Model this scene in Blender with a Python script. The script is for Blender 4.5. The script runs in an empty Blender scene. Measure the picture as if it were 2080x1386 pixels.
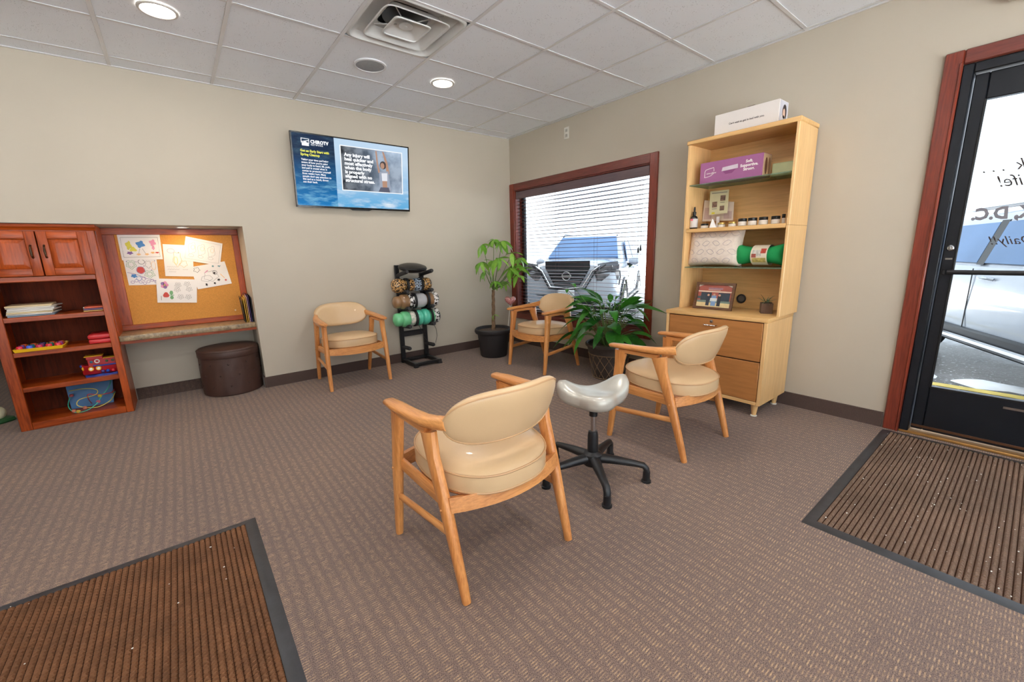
import bpy, bmesh, math, random
from mathutils import Vector, Matrix
random.seed(7)
SC = bpy.context.scene
C = SC.collection
PI = math.pi

# ------------------------------------------------------------------ camera
CAM = Vector((-3.5442, -4.4518, 1.2045))
YAW, PIT, ROL, FPX = 0.6677, 0.2097, -0.0256, 845.33
_fw = Vector((math.cos(PIT)*math.sin(YAW), math.cos(PIT)*math.cos(YAW), -math.sin(PIT)))
_r0 = Vector((math.cos(YAW), -math.sin(YAW), 0)); _u0 = _r0.cross(_fw)
_rt = math.cos(ROL)*_r0 + math.sin(ROL)*_u0; _up = -math.sin(ROL)*_r0 + math.cos(ROL)*_u0
cd = bpy.data.cameras.new('camera'); cam = bpy.data.objects.new('camera', cd); C.objects.link(cam)
m3 = Matrix((_rt, _up, -_fw)).transposed()
cam.matrix_world = Matrix.Translation(CAM) @ m3.to_4x4()
cd.sensor_width = 36; cd.sensor_fit = 'HORIZONTAL'; cd.lens = FPX/2080*36; cd.clip_start = 0.02
SC.camera = cam

def W(px, py, ax, val):
    """photo pixel -> point on the plane coordinate[ax] == val"""
    d = _fw + (px-1040)/FPX*_rt - (py-693)/FPX*_up
    t = (val-CAM[ax])/d[ax]
    return CAM + t*d
def FL(px, py, z=0): return W(px, py, 2, z)

# ------------------------------------------------------------------ world and exposure
wd = bpy.data.worlds.new('sky'); SC.world = wd; wd.use_nodes = True
bg = wd.node_tree.nodes['Background']; bg.inputs[0].default_value = (0.80, 0.90, 1.0, 1); bg.inputs[1].default_value = 2.2
SC.view_settings.view_transform = 'Standard'; SC.view_settings.look = 'None'
SC.view_settings.gamma = 1.0; SC.view_settings.use_curve_mapping = False
SC.view_settings.exposure = 0.26
_sd = bpy.data.lights.new('sun', 'SUN'); _sd.energy = 60.0; _sd.angle = .01; _sd.color = (1, .98, .95)
_so = bpy.data.objects.new('sun', _sd); C.objects.link(_so); _so.rotation_euler = (0, math.radians(-52), math.radians(12))   # low winter sun from behind the building
SC.cycles.max_bounces = 8; SC.cycles.diffuse_bounces = 5; SC.cycles.transparent_max_bounces = 24
SC.cycles.sample_clamp_indirect = 6.0
SC.cycles.use_denoising = True
LAMP_W = 7.0
LAMP_COL = (1.0, 0.94, 0.86)

# ------------------------------------------------------------------ materials
def S(r, g, b):
    f = lambda c: (c/255/12.92) if c/255 <= .04045 else ((c/255+.055)/1.055)**2.4
    return (f(r), f(g), f(b), 1)
MATS = {}
def nodes(name):
    m = bpy.data.materials.new(name); m.use_nodes = True; MATS[name] = m
    nt = m.node_tree; p = nt.nodes['Principled BSDF']
    return m, nt, p
def coords(nt, scale=(1,1,1), kind='Object'):
    t = nt.nodes.new('ShaderNodeTexCoord'); mp = nt.nodes.new('ShaderNodeMapping')
    nt.links.new(t.outputs[kind], mp.inputs[0]); mp.inputs['Scale'].default_value = scale
    return mp.outputs[0]
def ramp(nt, fac, stops):
    r = nt.nodes.new('ShaderNodeValToRGB'); nt.links.new(fac, r.inputs[0])
    e = r.color_ramp.elements
    e[0].position, e[0].color = stops[0]; e[1].position, e[1].color = stops[-1]
    for p_, c_ in stops[1:-1]:
        n = e.new(p_); n.color = c_
    return r.outputs[0]
def noise(nt, vec, scale, detail=4, rough=.5):
    n = nt.nodes.new('ShaderNodeTexNoise'); nt.links.new(vec, n.inputs['Vector'])
    n.inputs['Scale'].default_value = scale; n.inputs['Detail'].default_value = detail; n.inputs['Roughness'].default_value = rough
    return n.outputs[0]
def bump(nt, p, h, strength, dist=.01):
    b = nt.nodes.new('ShaderNodeBump'); nt.links.new(h, b.inputs['Height'])
    b.inputs['Strength'].default_value = strength; b.inputs['Distance'].default_value = dist
    nt.links.new(b.outputs[0], p.inputs['Normal'])
def mixc(nt, fac, a, b, mode='MIX'):
    m = nt.nodes.new('ShaderNodeMix'); m.data_type = 'RGBA'; m.blend_type = mode
    for s, v in ((0, fac), (6, a), (7, b)):
        if isinstance(v, (int, float, tuple)): m.inputs[s].default_value = v
        else: nt.links.new(v, m.inputs[s])
    return m.outputs[2]
def M(name, col, rough=.5, metal=0.0, var=.12, vs=8, bmp=0.0, bs=200, spec=.5, coat=0.0):
    """plain procedural surface: base colour mottled by noise, optional fine bump"""
    if name in MATS: return MATS[name]
    m, nt, p = nodes(name)
    v = coords(nt)
    n = noise(nt, v, vs, 3)
    lo = tuple(c*(1-var) for c in col[:3])+(1,); hi = tuple(min(1, c*(1+var)) for c in col[:3])+(1,)
    nt.links.new(ramp(nt, n, [(.3, lo), (.7, hi)]), p.inputs['Base Color'])
    p.inputs['Roughness'].default_value = rough; p.inputs['Metallic'].default_value = metal
    p.inputs['Specular IOR Level'].default_value = spec; p.inputs['Coat Weight'].default_value = coat
    if bmp: bump(nt, p, noise(nt, v, bs, 2), bmp, .002)
    return m
def wood(name, c1, c2, axis='z', sc=14, stretch=.07, rough=.35, coat=.15, spec=.5):
    if name in MATS: return MATS[name]
    m, nt, p = nodes(name)
    s = [1, 1, 1]; s['xyz'.index(axis)] = stretch
    v = coords(nt, tuple(s))
    n1 = noise(nt, v, sc, 6, .62)
    col = ramp(nt, n1, [(.32, c1), (.52, tuple((a+b)/2 for a, b in zip(c1, c2))), (.68, c2)])
    n2 = noise(nt, v, sc*9, 3, .6)
    col = mixc(nt, .35, col, ramp(nt, n2, [(.35, tuple(c*.74 for c in c1[:3])+(1,)), (.6, c2)]), 'MIX')
    nt.links.new(col, p.inputs['Base Color'])
    p.inputs['Roughness'].default_value = rough; p.inputs['Coat Weight'].default_value = coat; p.inputs['Coat Roughness'].default_value = .2
    p.inputs['Specular IOR Level'].default_value = spec
    bump(nt, p, n2, .06, .002)
    return m
def emis(name, col, strength):
    if name in MATS: return MATS[name]
    m, nt, p = nodes(name)
    n = noise(nt, coords(nt), 3, 1)
    c = ramp(nt, n, [(.2, tuple(x*.97 for x in col[:3])+(1,)), (.8, col)])
    p.inputs['Base Color'].default_value = (0, 0, 0, 1); p.inputs['Roughness'].default_value = .4
    nt.links.new(c, p.inputs['Emission Color']); p.inputs['Emission Strength'].default_value = strength
    return m
def glass(name, tint=(1, 1, 1, 1), refl=1.0, rough=0.0):
    if name in MATS: return MATS[name]
    m, nt, p = nodes(name); nt.nodes.remove(p)
    t = nt.nodes.new('ShaderNodeBsdfTransparent'); g = nt.nodes.new('ShaderNodeBsdfGlossy'); f = nt.nodes.new("ShaderNodeLayerWeight"); f.inputs[0].default_value = .12
    n = noise(nt, coords(nt), 2, 1)
    nt.links.new(ramp(nt, n, [(0, tuple(c*.985 for c in tint[:3])+(1,)), (1, tint)]), t.inputs[0])
    g.inputs['Roughness'].default_value = rough
    pass
    mu = nt.nodes.new('ShaderNodeMath'); mu.operation = 'MULTIPLY'; nt.links.new(f.outputs[0], mu.inputs[0]); mu.inputs[1].default_value = refl
    mx = nt.nodes.new('ShaderNodeMixShader'); nt.links.new(mu.outputs[0], mx.inputs[0]); nt.links.new(t.outputs[0], mx.inputs[1]); nt.links.new(g.outputs[0], mx.inputs[2])
    nt.links.new(mx.outputs[0], nt.nodes['Material Output'].inputs[0])
    return m
def leafmat(name, c1, c2):
    if name in MATS: return MATS[name]
    m, nt, p = nodes(name)
    v = coords(nt)
    n = noise(nt, v, 30, 3)
    oi = nt.nodes.new('ShaderNodeObjectInfo')
    c = mixc(nt, oi.outputs['Random'], c1, c2)
    c = mixc(nt, .3, c, ramp(nt, n, [(.35, tuple(x*.7 for x in c1[:3])+(1,)), (.65, c2)]))
    nt.links.new(c, p.inputs['Base Color']); p.inputs['Roughness'].default_value = .32
    tr = nt.nodes.new('ShaderNodeBsdfTranslucent'); nt.links.new(c, tr.inputs[0])
    mx = nt.nodes.new('ShaderNodeMixShader'); mx.inputs[0].default_value = .28
    nt.links.new(p.outputs[0], mx.inputs[1]); nt.links.new(tr.outputs[0], mx.inputs[2]); nt.links.new(mx.outputs[0], nt.nodes['Material Output'].inputs[0])
    return m

m_wall = M('wall_paint', S(187, 177, 161), .85, var=.02, vs=2, bmp=.12, bs=350)
def carpet(name, base, dark, light):
    m, nt, p = nodes(name)
    v0 = coords(nt)
    nz = nt.nodes.new('ShaderNodeTexNoise'); nt.links.new(v0, nz.inputs['Vector']); nz.inputs['Scale'].default_value = 16; nz.inputs['Detail'].default_value = 2
    sb = nt.nodes.new('ShaderNodeVectorMath'); sb.operation = 'MULTIPLY_ADD'; nt.links.new(nz.outputs['Color'], sb.inputs[0]); sb.inputs[1].default_value = (.010, .006, 0); nt.links.new(v0, sb.inputs[2])
    v = sb.outputs[0]
    def wave(d, sc):
        w = nt.nodes.new('ShaderNodeTexWave'); w.bands_direction = d; nt.links.new(v, w.inputs['Vector']); w.inputs['Scale'].default_value = sc; return w.outputs[1]
    rows = ramp(nt, wave('Y', 34), [(.45, (0, 0, 0, 1)), (.85, (1, 1, 1, 1))])           # stitch rows, 10 mm
    cols = ramp(nt, wave('X', 7.6), [(.05, (.1, .1, .1, 1)), (.6, (1, 1, 1, 1))])     # ribs, 41 mm
    jit = ramp(nt, noise(nt, v0, 48, 3, .7), [(.40, (.0, .0, .0, 1)), (.68, (.85, .85, .85, 1))])
    k = mixc(nt, 1.0, mixc(nt, 1.0, rows, cols, 'MULTIPLY'), jit, 'MULTIPLY')
    fl = ramp(nt, noise(nt, v0, 330, 3, .75), [(.34, dark), (.5, base), (.66, tuple(min(1, c*1.75) for c in base[:3])+(1,))])
    c = mixc(nt, k, fl, light)
    big = ramp(nt, noise(nt, v0, 1.3, 3), [(.35, (.92, .92, .95, 1)), (.65, (1.06, 1.04, 1.02, 1))])
    c = mixc(nt, 1.0, c, big, 'MULTIPLY')
    nt.links.new(c, p.inputs['Base Color']); p.inputs['Roughness'].default_value = .85; p.inputs['Specular IOR Level'].default_value = .3; p.inputs['Sheen Weight'].default_value = .15; p.inputs['Sheen Roughness'].default_value = .45
    bump(nt, p, mixc(nt, .5, k, noise(nt, v0, 260, 2)), .7, .004)
    return m
m_carpet = carpet('carpet_loop', S(113, 95, 87), S(46, 39, 37), S(196, 162, 124))
m_base = carpet('carpet_base', S(80, 64, 58), S(56, 46, 42), S(98, 80, 68))
def tilemat():
    m, nt, p = nodes('ceiling_tile_fibre')
    v = coords(nt)
    vo = nt.nodes.new('ShaderNodeTexVoronoi'); nt.links.new(v, vo.inputs['Vector']); vo.inputs['Scale'].default_value = 85
    dots = ramp(nt, vo.outputs['Distance'], [(.10, (.42, .42, .43, 1)), (.24, (1, 1, 1, 1))])
    n = noise(nt, v, 11, 2)
    k = ramp(nt, n, [(.45, (0, 0, 0, 1)), (.6, (1, 1, 1, 1))])
    c = mixc(nt, k, (1, 1, 1, 1), dots)
    c = mixc(nt, 1.0, c, S(244, 248, 255), 'MULTIPLY')
    nt.links.new(c, p.inputs['Base Color']); p.inputs['Roughness'].default_value = .95
    bump(nt, p, noise(nt, v, 300, 2), .35, .002)
    return m
m_tile = tilemat()
m_grid = M('grid_white_metal', S(226, 226, 228), .45, var=.02)
CH1, CH2 = S(108, 38, 10), S(190, 84, 26)
m_cherry = wood('cherry_vertical', CH1, CH2, 'z', 9, .09, .34, .10, .3)
m_cherryx = wood('cherry_horizontal', CH1, CH2, 'x', 9, .09, .34, .10, .3)
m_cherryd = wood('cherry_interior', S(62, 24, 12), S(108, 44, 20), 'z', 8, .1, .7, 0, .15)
m_trimv = wood('mahogany_vertical', S(96, 34, 22), S(146, 62, 42), 'z', 16, .06, .3, .3)
m_trimy = wood('mahogany_across', S(88, 38, 32), S(134, 66, 54), 'y', 16, .06, .32, .3)
m_oakz = wood('oak_upright', S(186, 112, 54), S(226, 158, 92), 'z', 16, .06, .35, .2)
m_oaky = wood('oak_along', S(186, 112, 54), S(230, 164, 98), 'y', 16, .06, .33, .25)
m_oakx = wood('oak_across', S(182, 110, 54), S(224, 158, 94), 'x', 16, .06, .35, .2)
m_vinyl = M('tan_vinyl', S(206, 174, 134), .30, var=.05, vs=4, bmp=.15, bs=500, coat=.12)
m_piping = M('vinyl_piping', S(192, 152, 110), .4, var=.05)
m_maple = wood('maple_vertical', S(222, 176, 118), S(232, 190, 132), 'z', 7, .07, .4, .1)
m_mapley = wood('maple_across', S(218, 170, 108), S(230, 186, 124), 'y', 7, .07, .4, .1)
m_drawer = wood('drawer_laminate', S(166, 108, 56), S(184, 124, 68), 'y', 5, .1, .45, .05)
m_black = M('black_plastic', S(26, 27, 30), .38, var=.15)
m_blackm = M('black_metal', S(20, 24, 32), .4, metal=.2, var=.1)
m_rubber = M('grey_rubber', S(50, 51, 55), .45, var=.25, vs=14, bmp=.2, bs=80)
m_matpile = M('mat_pile', S(112, 74, 46), .65, var=.2, vs=9, bmp=.4, bs=600, spec=.3)
m_chrome = M('brushed_chrome', S(190, 190, 192), .25, metal=1.0, var=.05)
m_white = M('white_card', S(232, 226, 222), .7, var=.02)
m_paper = M('white_paper', S(240, 236, 232), .8, var=.02)
m_plate = M('white_plastic', S(222, 218, 208), .4, var=.02)

# ------------------------------------------------------------------ geometry helpers
OFF = {}
class G:
    def __init__(s): s.bm = bmesh.new()
    def box(s, lo, hi, b=0.0, seg=1, rot=None, piv=None):
        lo, hi = Vector(lo), Vector(hi)
        lo, hi = Vector(map(min, lo, hi)), Vector(map(max, lo, hi))
        r = bmesh.ops.create_cube(s.bm, size=1)
        vs = r['verts']
        for v in vs: v.co = Vector((lo[i]+(v.co[i]+.5)*(hi[i]-lo[i]) for i in range(3)))
        if b:
            es = list({e for v in vs for e in v.link_edges})
            r2 = bmesh.ops.bevel(s.bm, geom=es, offset=min(b, min(hi-lo)*.45), segments=seg, affect='EDGES', profile=.5)
            vs = list({v for f in r2['faces'] for v in f.verts} | {v for v in vs if v.is_valid})
        if rot is not None:
            piv = Vector(piv) if piv is not None else (lo+hi)/2
            for v in vs: v.co = piv + rot @ (v.co-piv)
        return s
    def loops(s, secs, cap=True, closed=False):
        rows = [[s.bm.verts.new(p) for p in sec] for sec in secs]
        n = len(rows[0]); k = len(rows)
        for i in range(k if closed else k-1):
            a, b = rows[i], rows[(i+1) % k]
            for j in range(n):
                try: s.bm.faces.new((a[j], a[(j+1) % n], b[(j+1) % n], b[j]))
                except ValueError: pass
        if cap and not closed:
            s.bm.faces.new(rows[0][::-1]); s.bm.faces.new(rows[-1])
        return s
    def tube(s, pts, rad, seg=10, cap=True, closed=False, flat=None, up=Vector((0, 0, 1)), n=2.0):
        """sweep a (super)ellipse along pts; rad number/list; flat = list of (width, thickness) half sizes"""
        pts = [Vector(p) for p in pts]; k = len(pts); secs = []
        pu = None
        for i, p in enumerate(pts):
            if closed: t = pts[(i+1) % k]-pts[i-1]
            else: t = pts[min(i+1, k-1)]-pts[max(i-1, 0)]
            t.normalize()
            u = up.cross(t) if pu is None else pu-(pu.dot(t))*t
            if u.length < 1e-4: u = Vector((1, 0, 0)).cross(t)
            u.normalize(); pu = u; w = t.cross(u)
            if flat: a, b = flat[i] if isinstance(flat, list) else flat
            else: a = b = rad[i] if isinstance(rad, (list, tuple)) else rad
            sec = []
            for j in range(seg):
                th = 2*PI*j/seg; c, sn = math.cos(th), math.sin(th)
                cx = math.copysign(abs(c)**(2/n), c); sy = math.copysign(abs(sn)**(2/n), sn)
                sec.append(p+u*a*cx+w*b*sy)
            secs.append(sec)
        return s.loops(secs, cap, closed)
    def lathe(s, prof, c=(0, 0, 0), seg=24, axis='z', cap=True, sq=None):
        """prof: (radius, height) list"""
        c = Vector(c); secs = []
        for r, h in prof:
            sec = []
            for j in range(seg):
                th = 2*PI*j/seg; x, y = math.cos(th), math.sin(th)
                if sq: x = math.copysign(abs(x)**(2/sq), x); y = math.copysign(abs(y)**(2/sq), y)
                q = {'z': (r*x, r*y, h), 'x': (h, r*x, r*y), 'y': (r*y, h, r*x)}[axis]
                sec.append(c+Vector(q))
            secs.append(sec)
        return s.loops(secs, cap)
    def prism(s, poly, d):
        """poly: list of 3D points, extruded by vector d"""
        d = Vector(d); a = [s.bm.verts.new(p) for p in poly]; b = [s.bm.verts.new(Vector(p)+d) for p in poly]
        n = len(a)
        s.bm.faces.new(a[::-1]); s.bm.faces.new(b)
        for j in range(n): s.bm.faces.new((a[j], a[(j+1) % n], b[(j+1) % n], b[j]))
        return s
    def quadbox(s, tl, tr, br, bl, d):
        return s.prism([tl, tr, br, bl], d)
    def ball(s, c, r, u=14, v=8, scale=(1, 1, 1)):
        mt = Matrix.Translation(Vector(c)) @ Matrix.Diagonal((*scale, 1))
        bmesh.ops.create_uvsphere(s.bm, u_segments=u, v_segments=v, radius=r, matrix=mt); return s
    def mesh(s, name, off=None, sharp=38):
        bmesh.ops.recalc_face_normals(s.bm, faces=s.bm.faces[:])
        if off is not None:
            for v in s.bm.verts: v.co -= off
        me = bpy.data.meshes.new(name); s.bm.to_mesh(me); s.bm.free()
        me.polygons.foreach_set('use_smooth', [True]*len(me.polygons))
        me.set_sharp_from_angle(angle=math.radians(sharp))
        return me
def link(name, me, mat, parent=None, off=None):
    o = bpy.data.objects.new(name, me); C.objects.link(o)
    if mat is not None: me.materials.clear(); me.materials.append(mat)
    if parent is not None: o.parent = parent
    OFF[o.name] = off
    return o
def part(name, g, mat, parent, label=None, sharp=38):
    off = OFF.get(parent.name)
    o = link(name, g.mesh(name, off, sharp), mat, parent, off)
    if label: o['label'] = label
    return o
def tag(o, label, cat, group=None):
    o['label'] = label; o['category'] = cat
    if group: o['group'] = group
    return o
def thing(name, label, cat, loc=(0, 0, 0), rotz=0, group=None, world=True):
    """Empty at the base of a thing; world=True: parts are given in world coordinates"""
    o = bpy.data.objects.new(name, None); C.objects.link(o); o.empty_display_size = .05
    o.location = loc; o.rotation_euler = (0, 0, rotz)
    OFF[o.name] = Vector(loc) if world else None
    return tag(o, label, cat, group)
def solo(name, g, mat, label, cat, group=None, base=None, sharp=38):
    off = Vector(base) if base is not None else None
    o = link(name, g.mesh(name, off, sharp), mat)
    if base is not None: o.location = base
    return tag(o, label, cat, group)
def struct(name, g, mat, parent=None, label=None):
    o = link(name, g.mesh(name), mat, parent)
    if parent is None: o['kind'] = 'structure'
    if label: o['label'] = label
    return o
def copy_tree(o, parent=None):
    c = o.copy(); C.objects.link(c); c.parent = parent; OFF[c.name] = None
    for ch in [x for x in C.objects if x.parent == o]: copy_tree(ch, c)
    return c
def text(name, s, size, origin, xd, yd, mat, parent, bold=0.0, shear=0.0, align='LEFT', sx=1.0, off=0.0004, spacing=1.0):
    cu = bpy.data.curves.new('t', 'FONT'); cu.body = s; cu.size = size; cu.offset = bold; cu.shear = shear; cu.align_x = align
    cu.space_character = spacing; cu.resolution_u = 2
    tmp = bpy.data.objects.new('t', cu); C.objects.link(tmp)
    dg = bpy.context.evaluated_depsgraph_get()
    me = bpy.data.meshes.new_from_object(tmp.evaluated_get(dg))
    bpy.data.objects.remove(tmp); bpy.data.curves.remove(cu)
    xd, yd = Vector(xd).normalized(), Vector(yd).normalized(); zd = xd.cross(yd)
    o3 = Vector(origin)
    ov = OFF.get(parent.name) or Vector((0, 0, 0))
    for v in me.vertices: v.co = o3+xd*v.co.x*sx+yd*v.co.y+zd*off-ov
    me.name = name
    return link(name, me, mat, parent, OFF.get(parent.name))
XA, ZU = Vector((1, 0, 0)), Vector((0, 0, 1))          # reading directions on walls facing -y
XB = Vector((0, -1, 0))                                # reading direction on surfaces facing -x

# ------------------------------------------------------------------ room shell
H = 2.606
XL, YF = -7.2, -7.6            # far ends of the room behind the camera
NX0, NX1, NZ, NY = -4.62, -3.03, 1.49, .42     # alcove in the back wall
WY0, WY1, WZ0, WZ1 = -.09, -2.08, .415, 1.975  # window opening
DY0, DY1, DZ = -4.02, -5.02, 2.145             # door opening
TH = .16
HT = H+.22
struct('floor', G().box((XL, YF, -.06), (0, 5.4, 0)), m_carpet)
g = G()
g.box((NX1, 0, 0), (TH, TH, HT)); g.box((NX0, 0, NZ), (NX1, TH, HT)); g.box((-5.7, 0, 2.1), (NX0, TH, HT)); g.box((XL, 0, 0), (-5.7, TH, HT))
struct('wall_back', g, m_wall)
g = G()
g.box((NX0, NY, 0), (NX1, NY+.05, NZ)); g.box((NX1, TH, 0), (NX1+.08, NY+.05, NZ)); g.box((NX0, TH, NZ), (NX1+.08, NY+.05, NZ+.08))
struct('wall_alcove', g, m_wall)
g = G()
g.box((0, 0, 0), (TH, WY0, HT)); g.box((0, WY0, 0), (TH, WY1, WZ0)); g.box((0, WY0, WZ1), (TH, WY1, HT)); g.box((0, WY1, 0), (TH, DY0, HT))
g.box((0, DY0, DZ), (TH, DY1, HT)); g.box((0, DY1, 0), (TH, -5.5, HT)); g.box((0, -5.5, 0), (TH, -7.2, .4)); g.box((0, -5.5, 2.0), (TH, -7.2, HT)); g.box((0, -7.2, 0), (TH, YF, HT))
struct('wall_right', g, m_wall)
g = G()
for lo, hi in (((XL, YF-TH, 0), (TH, YF, .1)), ((XL, YF-TH, 2.52), (TH, YF, HT)), ((XL, YF-TH, .1), (-6.9, YF, 2.52)), ((-.4, YF-TH, .1), (TH, YF, 2.52))): g.box(lo, hi)
struct('wall_front', g, m_wall)
struct('wall_left', G().box((XL-TH, YF-TH, 0), (XL, 5.4, HT)), m_wall)
g = G(); g.box((XL, 5.4, 0), (TH, 5.4+TH, HT)); g.box((-3.4, .5, 0), (-3.3, 5.4, HT))
struct('wall_far', g, m_wall)
struct('ceiling_far', G().box((XL, TH, H), (TH, 5.4, H+.05)), m_grid)
for nm, bx in (('baseboard_back', [((NX1, -.012, 0), (0, 0, .102)), ((NX1-.0, 0, 0), (NX1-.012, NY, .102)), ((-3.98, NY-.012, 0), (NX1, NY, .102))]),
               ('baseboard_right', [((-.012, 0, 0), (0, DY0+.085, .102))]),
               ('baseboard_far', [((XL, 5.385, 0), (-3.4, 5.4, .102))])):
    g = G()
    for lo, hi in bx: g.box(lo, hi)
    struct(nm, g, m_base)

# suspended ceiling: T-bars and tiles, every piece its own object
ceil = bpy.data.objects.new('ceiling', None); C.objects.link(ceil); ceil['kind'] = 'structure'; ceil['label'] = 'suspended ceiling of speckled white square tiles in a white metal grid'
gx = [x for x in [-1.8712+.61*i for i in range(-12, 4)] if XL+.05 < x < -.03]
gy = [y for y in [-.1915-.61*j for j in range(0, 13)] if y > YF+.05]
bars = {}
def bar(lo, hi, nm='grid_bar'):
    d = tuple(round(hi[i]-lo[i], 4) for i in range(3))
    if d not in bars:
        bars[d] = G().box((0, 0, 0), d, .0015).mesh(nm)
    o = link(nm, bars[d], m_grid, ceil); o.location = lo
for x in gx: bar((x-.012, YF, H), (x+.012, 0, H+.004))
ex = [XL]+gx+[0]
for y in gy:
    for a, b in zip(ex[:-1], ex[1:]): bar((a+.012, y-.012, H), (b-.012, y+.012, H+.004))
bar((XL, -.018, H-.002), (0, 0, H+.004), 'wall_angle'); bar((-.018, YF, H-.002), (0, -.018, H+.004), 'wall_angle')
tiles = {}
ey = [0]+gy+[YF]
for i in range(len(ex)-1):
    for j in range(len(ey)-1):
        x0, x1, y0, y1 = ex[i], ex[i+1], ey[j+1], ey[j]
        if abs(x0+2.4812) < .01 and abs(y1+1.4115) < .01: continue      # the air diffuser fills this square
        d = (round(x1-x0, 3), round(y1-y0, 3))
        if d not in tiles: tiles[d] = G().box((0, 0, 0), (d[0], d[1], .012)).mesh('ceiling_tile')
        o = link('ceiling_tile', tiles[d], m_tile, ceil); o.location = (x0, y0, H+.005)
struct('ceiling_deck', G().box((XL, YF, H+.2), (TH, .0, H+.22)), m_grid)
struct('added_shade_parapet', G().box((XL-TH, YF-TH, H+.23), (TH, 5.4+TH, 4.7)), m_wall)  # unseen block added so its shadow covers the parked cars

# ------------------------------------------------------------------ recessed lamps (the room's own light)
m_lens = emis('lamp_lens_glow', (1.0, .93, .82, 1), 14)
m_trimring = M('lamp_trim', S(214, 210, 204), .4, var=.02)
def downlight(x, y, z, r, label, power, group='recessed ceiling downlights', col=LAMP_COL):
    t = thing('ceiling_downlight', label, 'downlight', (x, y, z), 0, group)
    part('trim_ring', G().lathe([(r+.018, 0), (r+.016, -.006), (r+.004, -.008), (r, -.003), (r, .001)], (x, y, z), 28, cap=False), m_trimring, t)
    part('lens', G().lathe([(r+.002, .0), (r*.9, -.0035), (r*.4, -.005)], (x, y, z), 24), m_lens, t)
    ld = bpy.data.lights.new('downlight_lamp', 'AREA'); ld.shape = 'DISK'; ld.size = r*1.9; ld.energy = power; ld.color = col
    lo = bpy.data.objects.new('downlight_lamp', ld); C.objects.link(lo); lo.parent = t; lo.location = (0, 0, -.012)
    return t
ys = [-1.095, -2.925, -4.755, -6.585]; xs = [-1.566, -3.406, -5.236]
names = {(0, 0): 'round recessed ceiling light beside the ceiling speaker tile', (1, 0): 'round recessed ceiling light above the wall by the bookcase side'}
for j, y in enumerate(ys):
    for i, x in enumerate(xs):
        downlight(x, y, H, .078, names.get((i, j), 'round recessed ceiling light over the open carpet behind the seating'), LAMP_W)
downlight(-4.9, 2.3, H, .078, 'round recessed ceiling light in the room past the bookcase', LAMP_W*.8)
p = W(366, 461, 2, NZ)
downlight(-3.45, .2, NZ, .032, 'small puck light in the soffit above the cork board', 1.6, None, (1, .72, .42))

# ------------------------------------------------------------------ ceiling speaker, air diffuser, fixtures
t = thing('ceiling_speaker', 'round grey-white speaker grille set in a ceiling tile', 'speaker', (-2.175, -1.08, H))
part('rim', G().lathe([(.118, .004), (.118, -.006), (.104, -.008), (.102, -.004)], (-2.175, -1.08, H), 36, cap=False), m_grid, t)
part('grille', G().lathe([(.103, -.003), (.08, -.005), (.02, -.006)], (-2.175, -1.08, H), 32), M('speaker_mesh', S(158, 160, 163), .7, var=.06, vs=60, bmp=.5, bs=900), t)
m_vent = M('diffuser_enamel', S(214, 214, 212), .42, var=.02)
vx, vy = -2.1762, -1.7165
t = thing('air_diffuser', 'square white ceiling air diffuser with nested louvre cones', 'air vent', (vx, vy, H))
def sqring(prof, sq=9): return G().lathe(prof, (vx, vy, H), 48, cap=False, sq=sq)
part('pan', sqring([(.300, .002), (.292, -.004), (.284, -.004), (.276, .006), (.262, .035), (.22, .055), (.14, .062)]), m_vent, t)
part('duct_collar', G().lathe([(.142, .061), (.142, .18), (.02, .18)], (vx, vy, H), 32), M('duct_grey', S(96, 98, 100), .5, metal=.6, var=.1), t)
part('outer_louvre', sqring([(.216, -.004), (.210, -.008), (.202, -.004), (.165, .042), (.160, .044), (.198, .0)]), m_vent, t)
part('inner_louvre', sqring([(.122, -.004), (.120, -.010), (.112, -.010), (.110, -.004)]), m_vent, t)
part('centre_cone', G().lathe([(.116, -.006), (.048, .040), (.002, .040)], (vx, vy, H), 48, sq=9, cap=False), m_vent, t)
part('damper_disc', G().lathe([(.044, .016), (.044, .012), (.010, .012), (.010, .008)], (vx, vy, H), 24), m_vent, t)
for a in (45, 135, 225, 315):
    dx, dy = math.cos(math.radians(a)), math.sin(math.radians(a))
    part('bracket', G().tube([(vx+dx*.25, vy+dy*.25, H+.05), (vx+dx*.18, vy+dy*.18, H+.045), (vx+dx*.06, vy+dy*.06, H+.03)], .004, 6), m_vent, t)
t = thing('wall_outlet', 'white duplex outlet plate high on the wall above the window', 'outlet', (0, -1.012, 2.40))
part('cover_plate', G().box((-.006, -1.012-.036, 2.40), (0, -1.012+.036, 2.52), .004, 2), m_plate, t)
for z in (2.435, 2.485): part('socket', G().box((-.008, -1.012-.015, z-.014), (-.005, -1.012+.015, z+.014), .003), M('socket_grey', S(168, 164, 156), .5), t)
t = thing('emergency_light', 'white rounded fixture on the wall above the entry door', 'light fixture', (0, -4.30, 2.385))
part('housing', G().box((-.085, -4.46, 2.385), (0, -4.13, 2.52), .035, 3), m_plate, t)
part('diffuser_panel', G().box((-.089, -4.43, 2.41), (-.08, -4.16, 2.50), .004), M('frosted_panel', S(226, 226, 224), .3), t)

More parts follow.
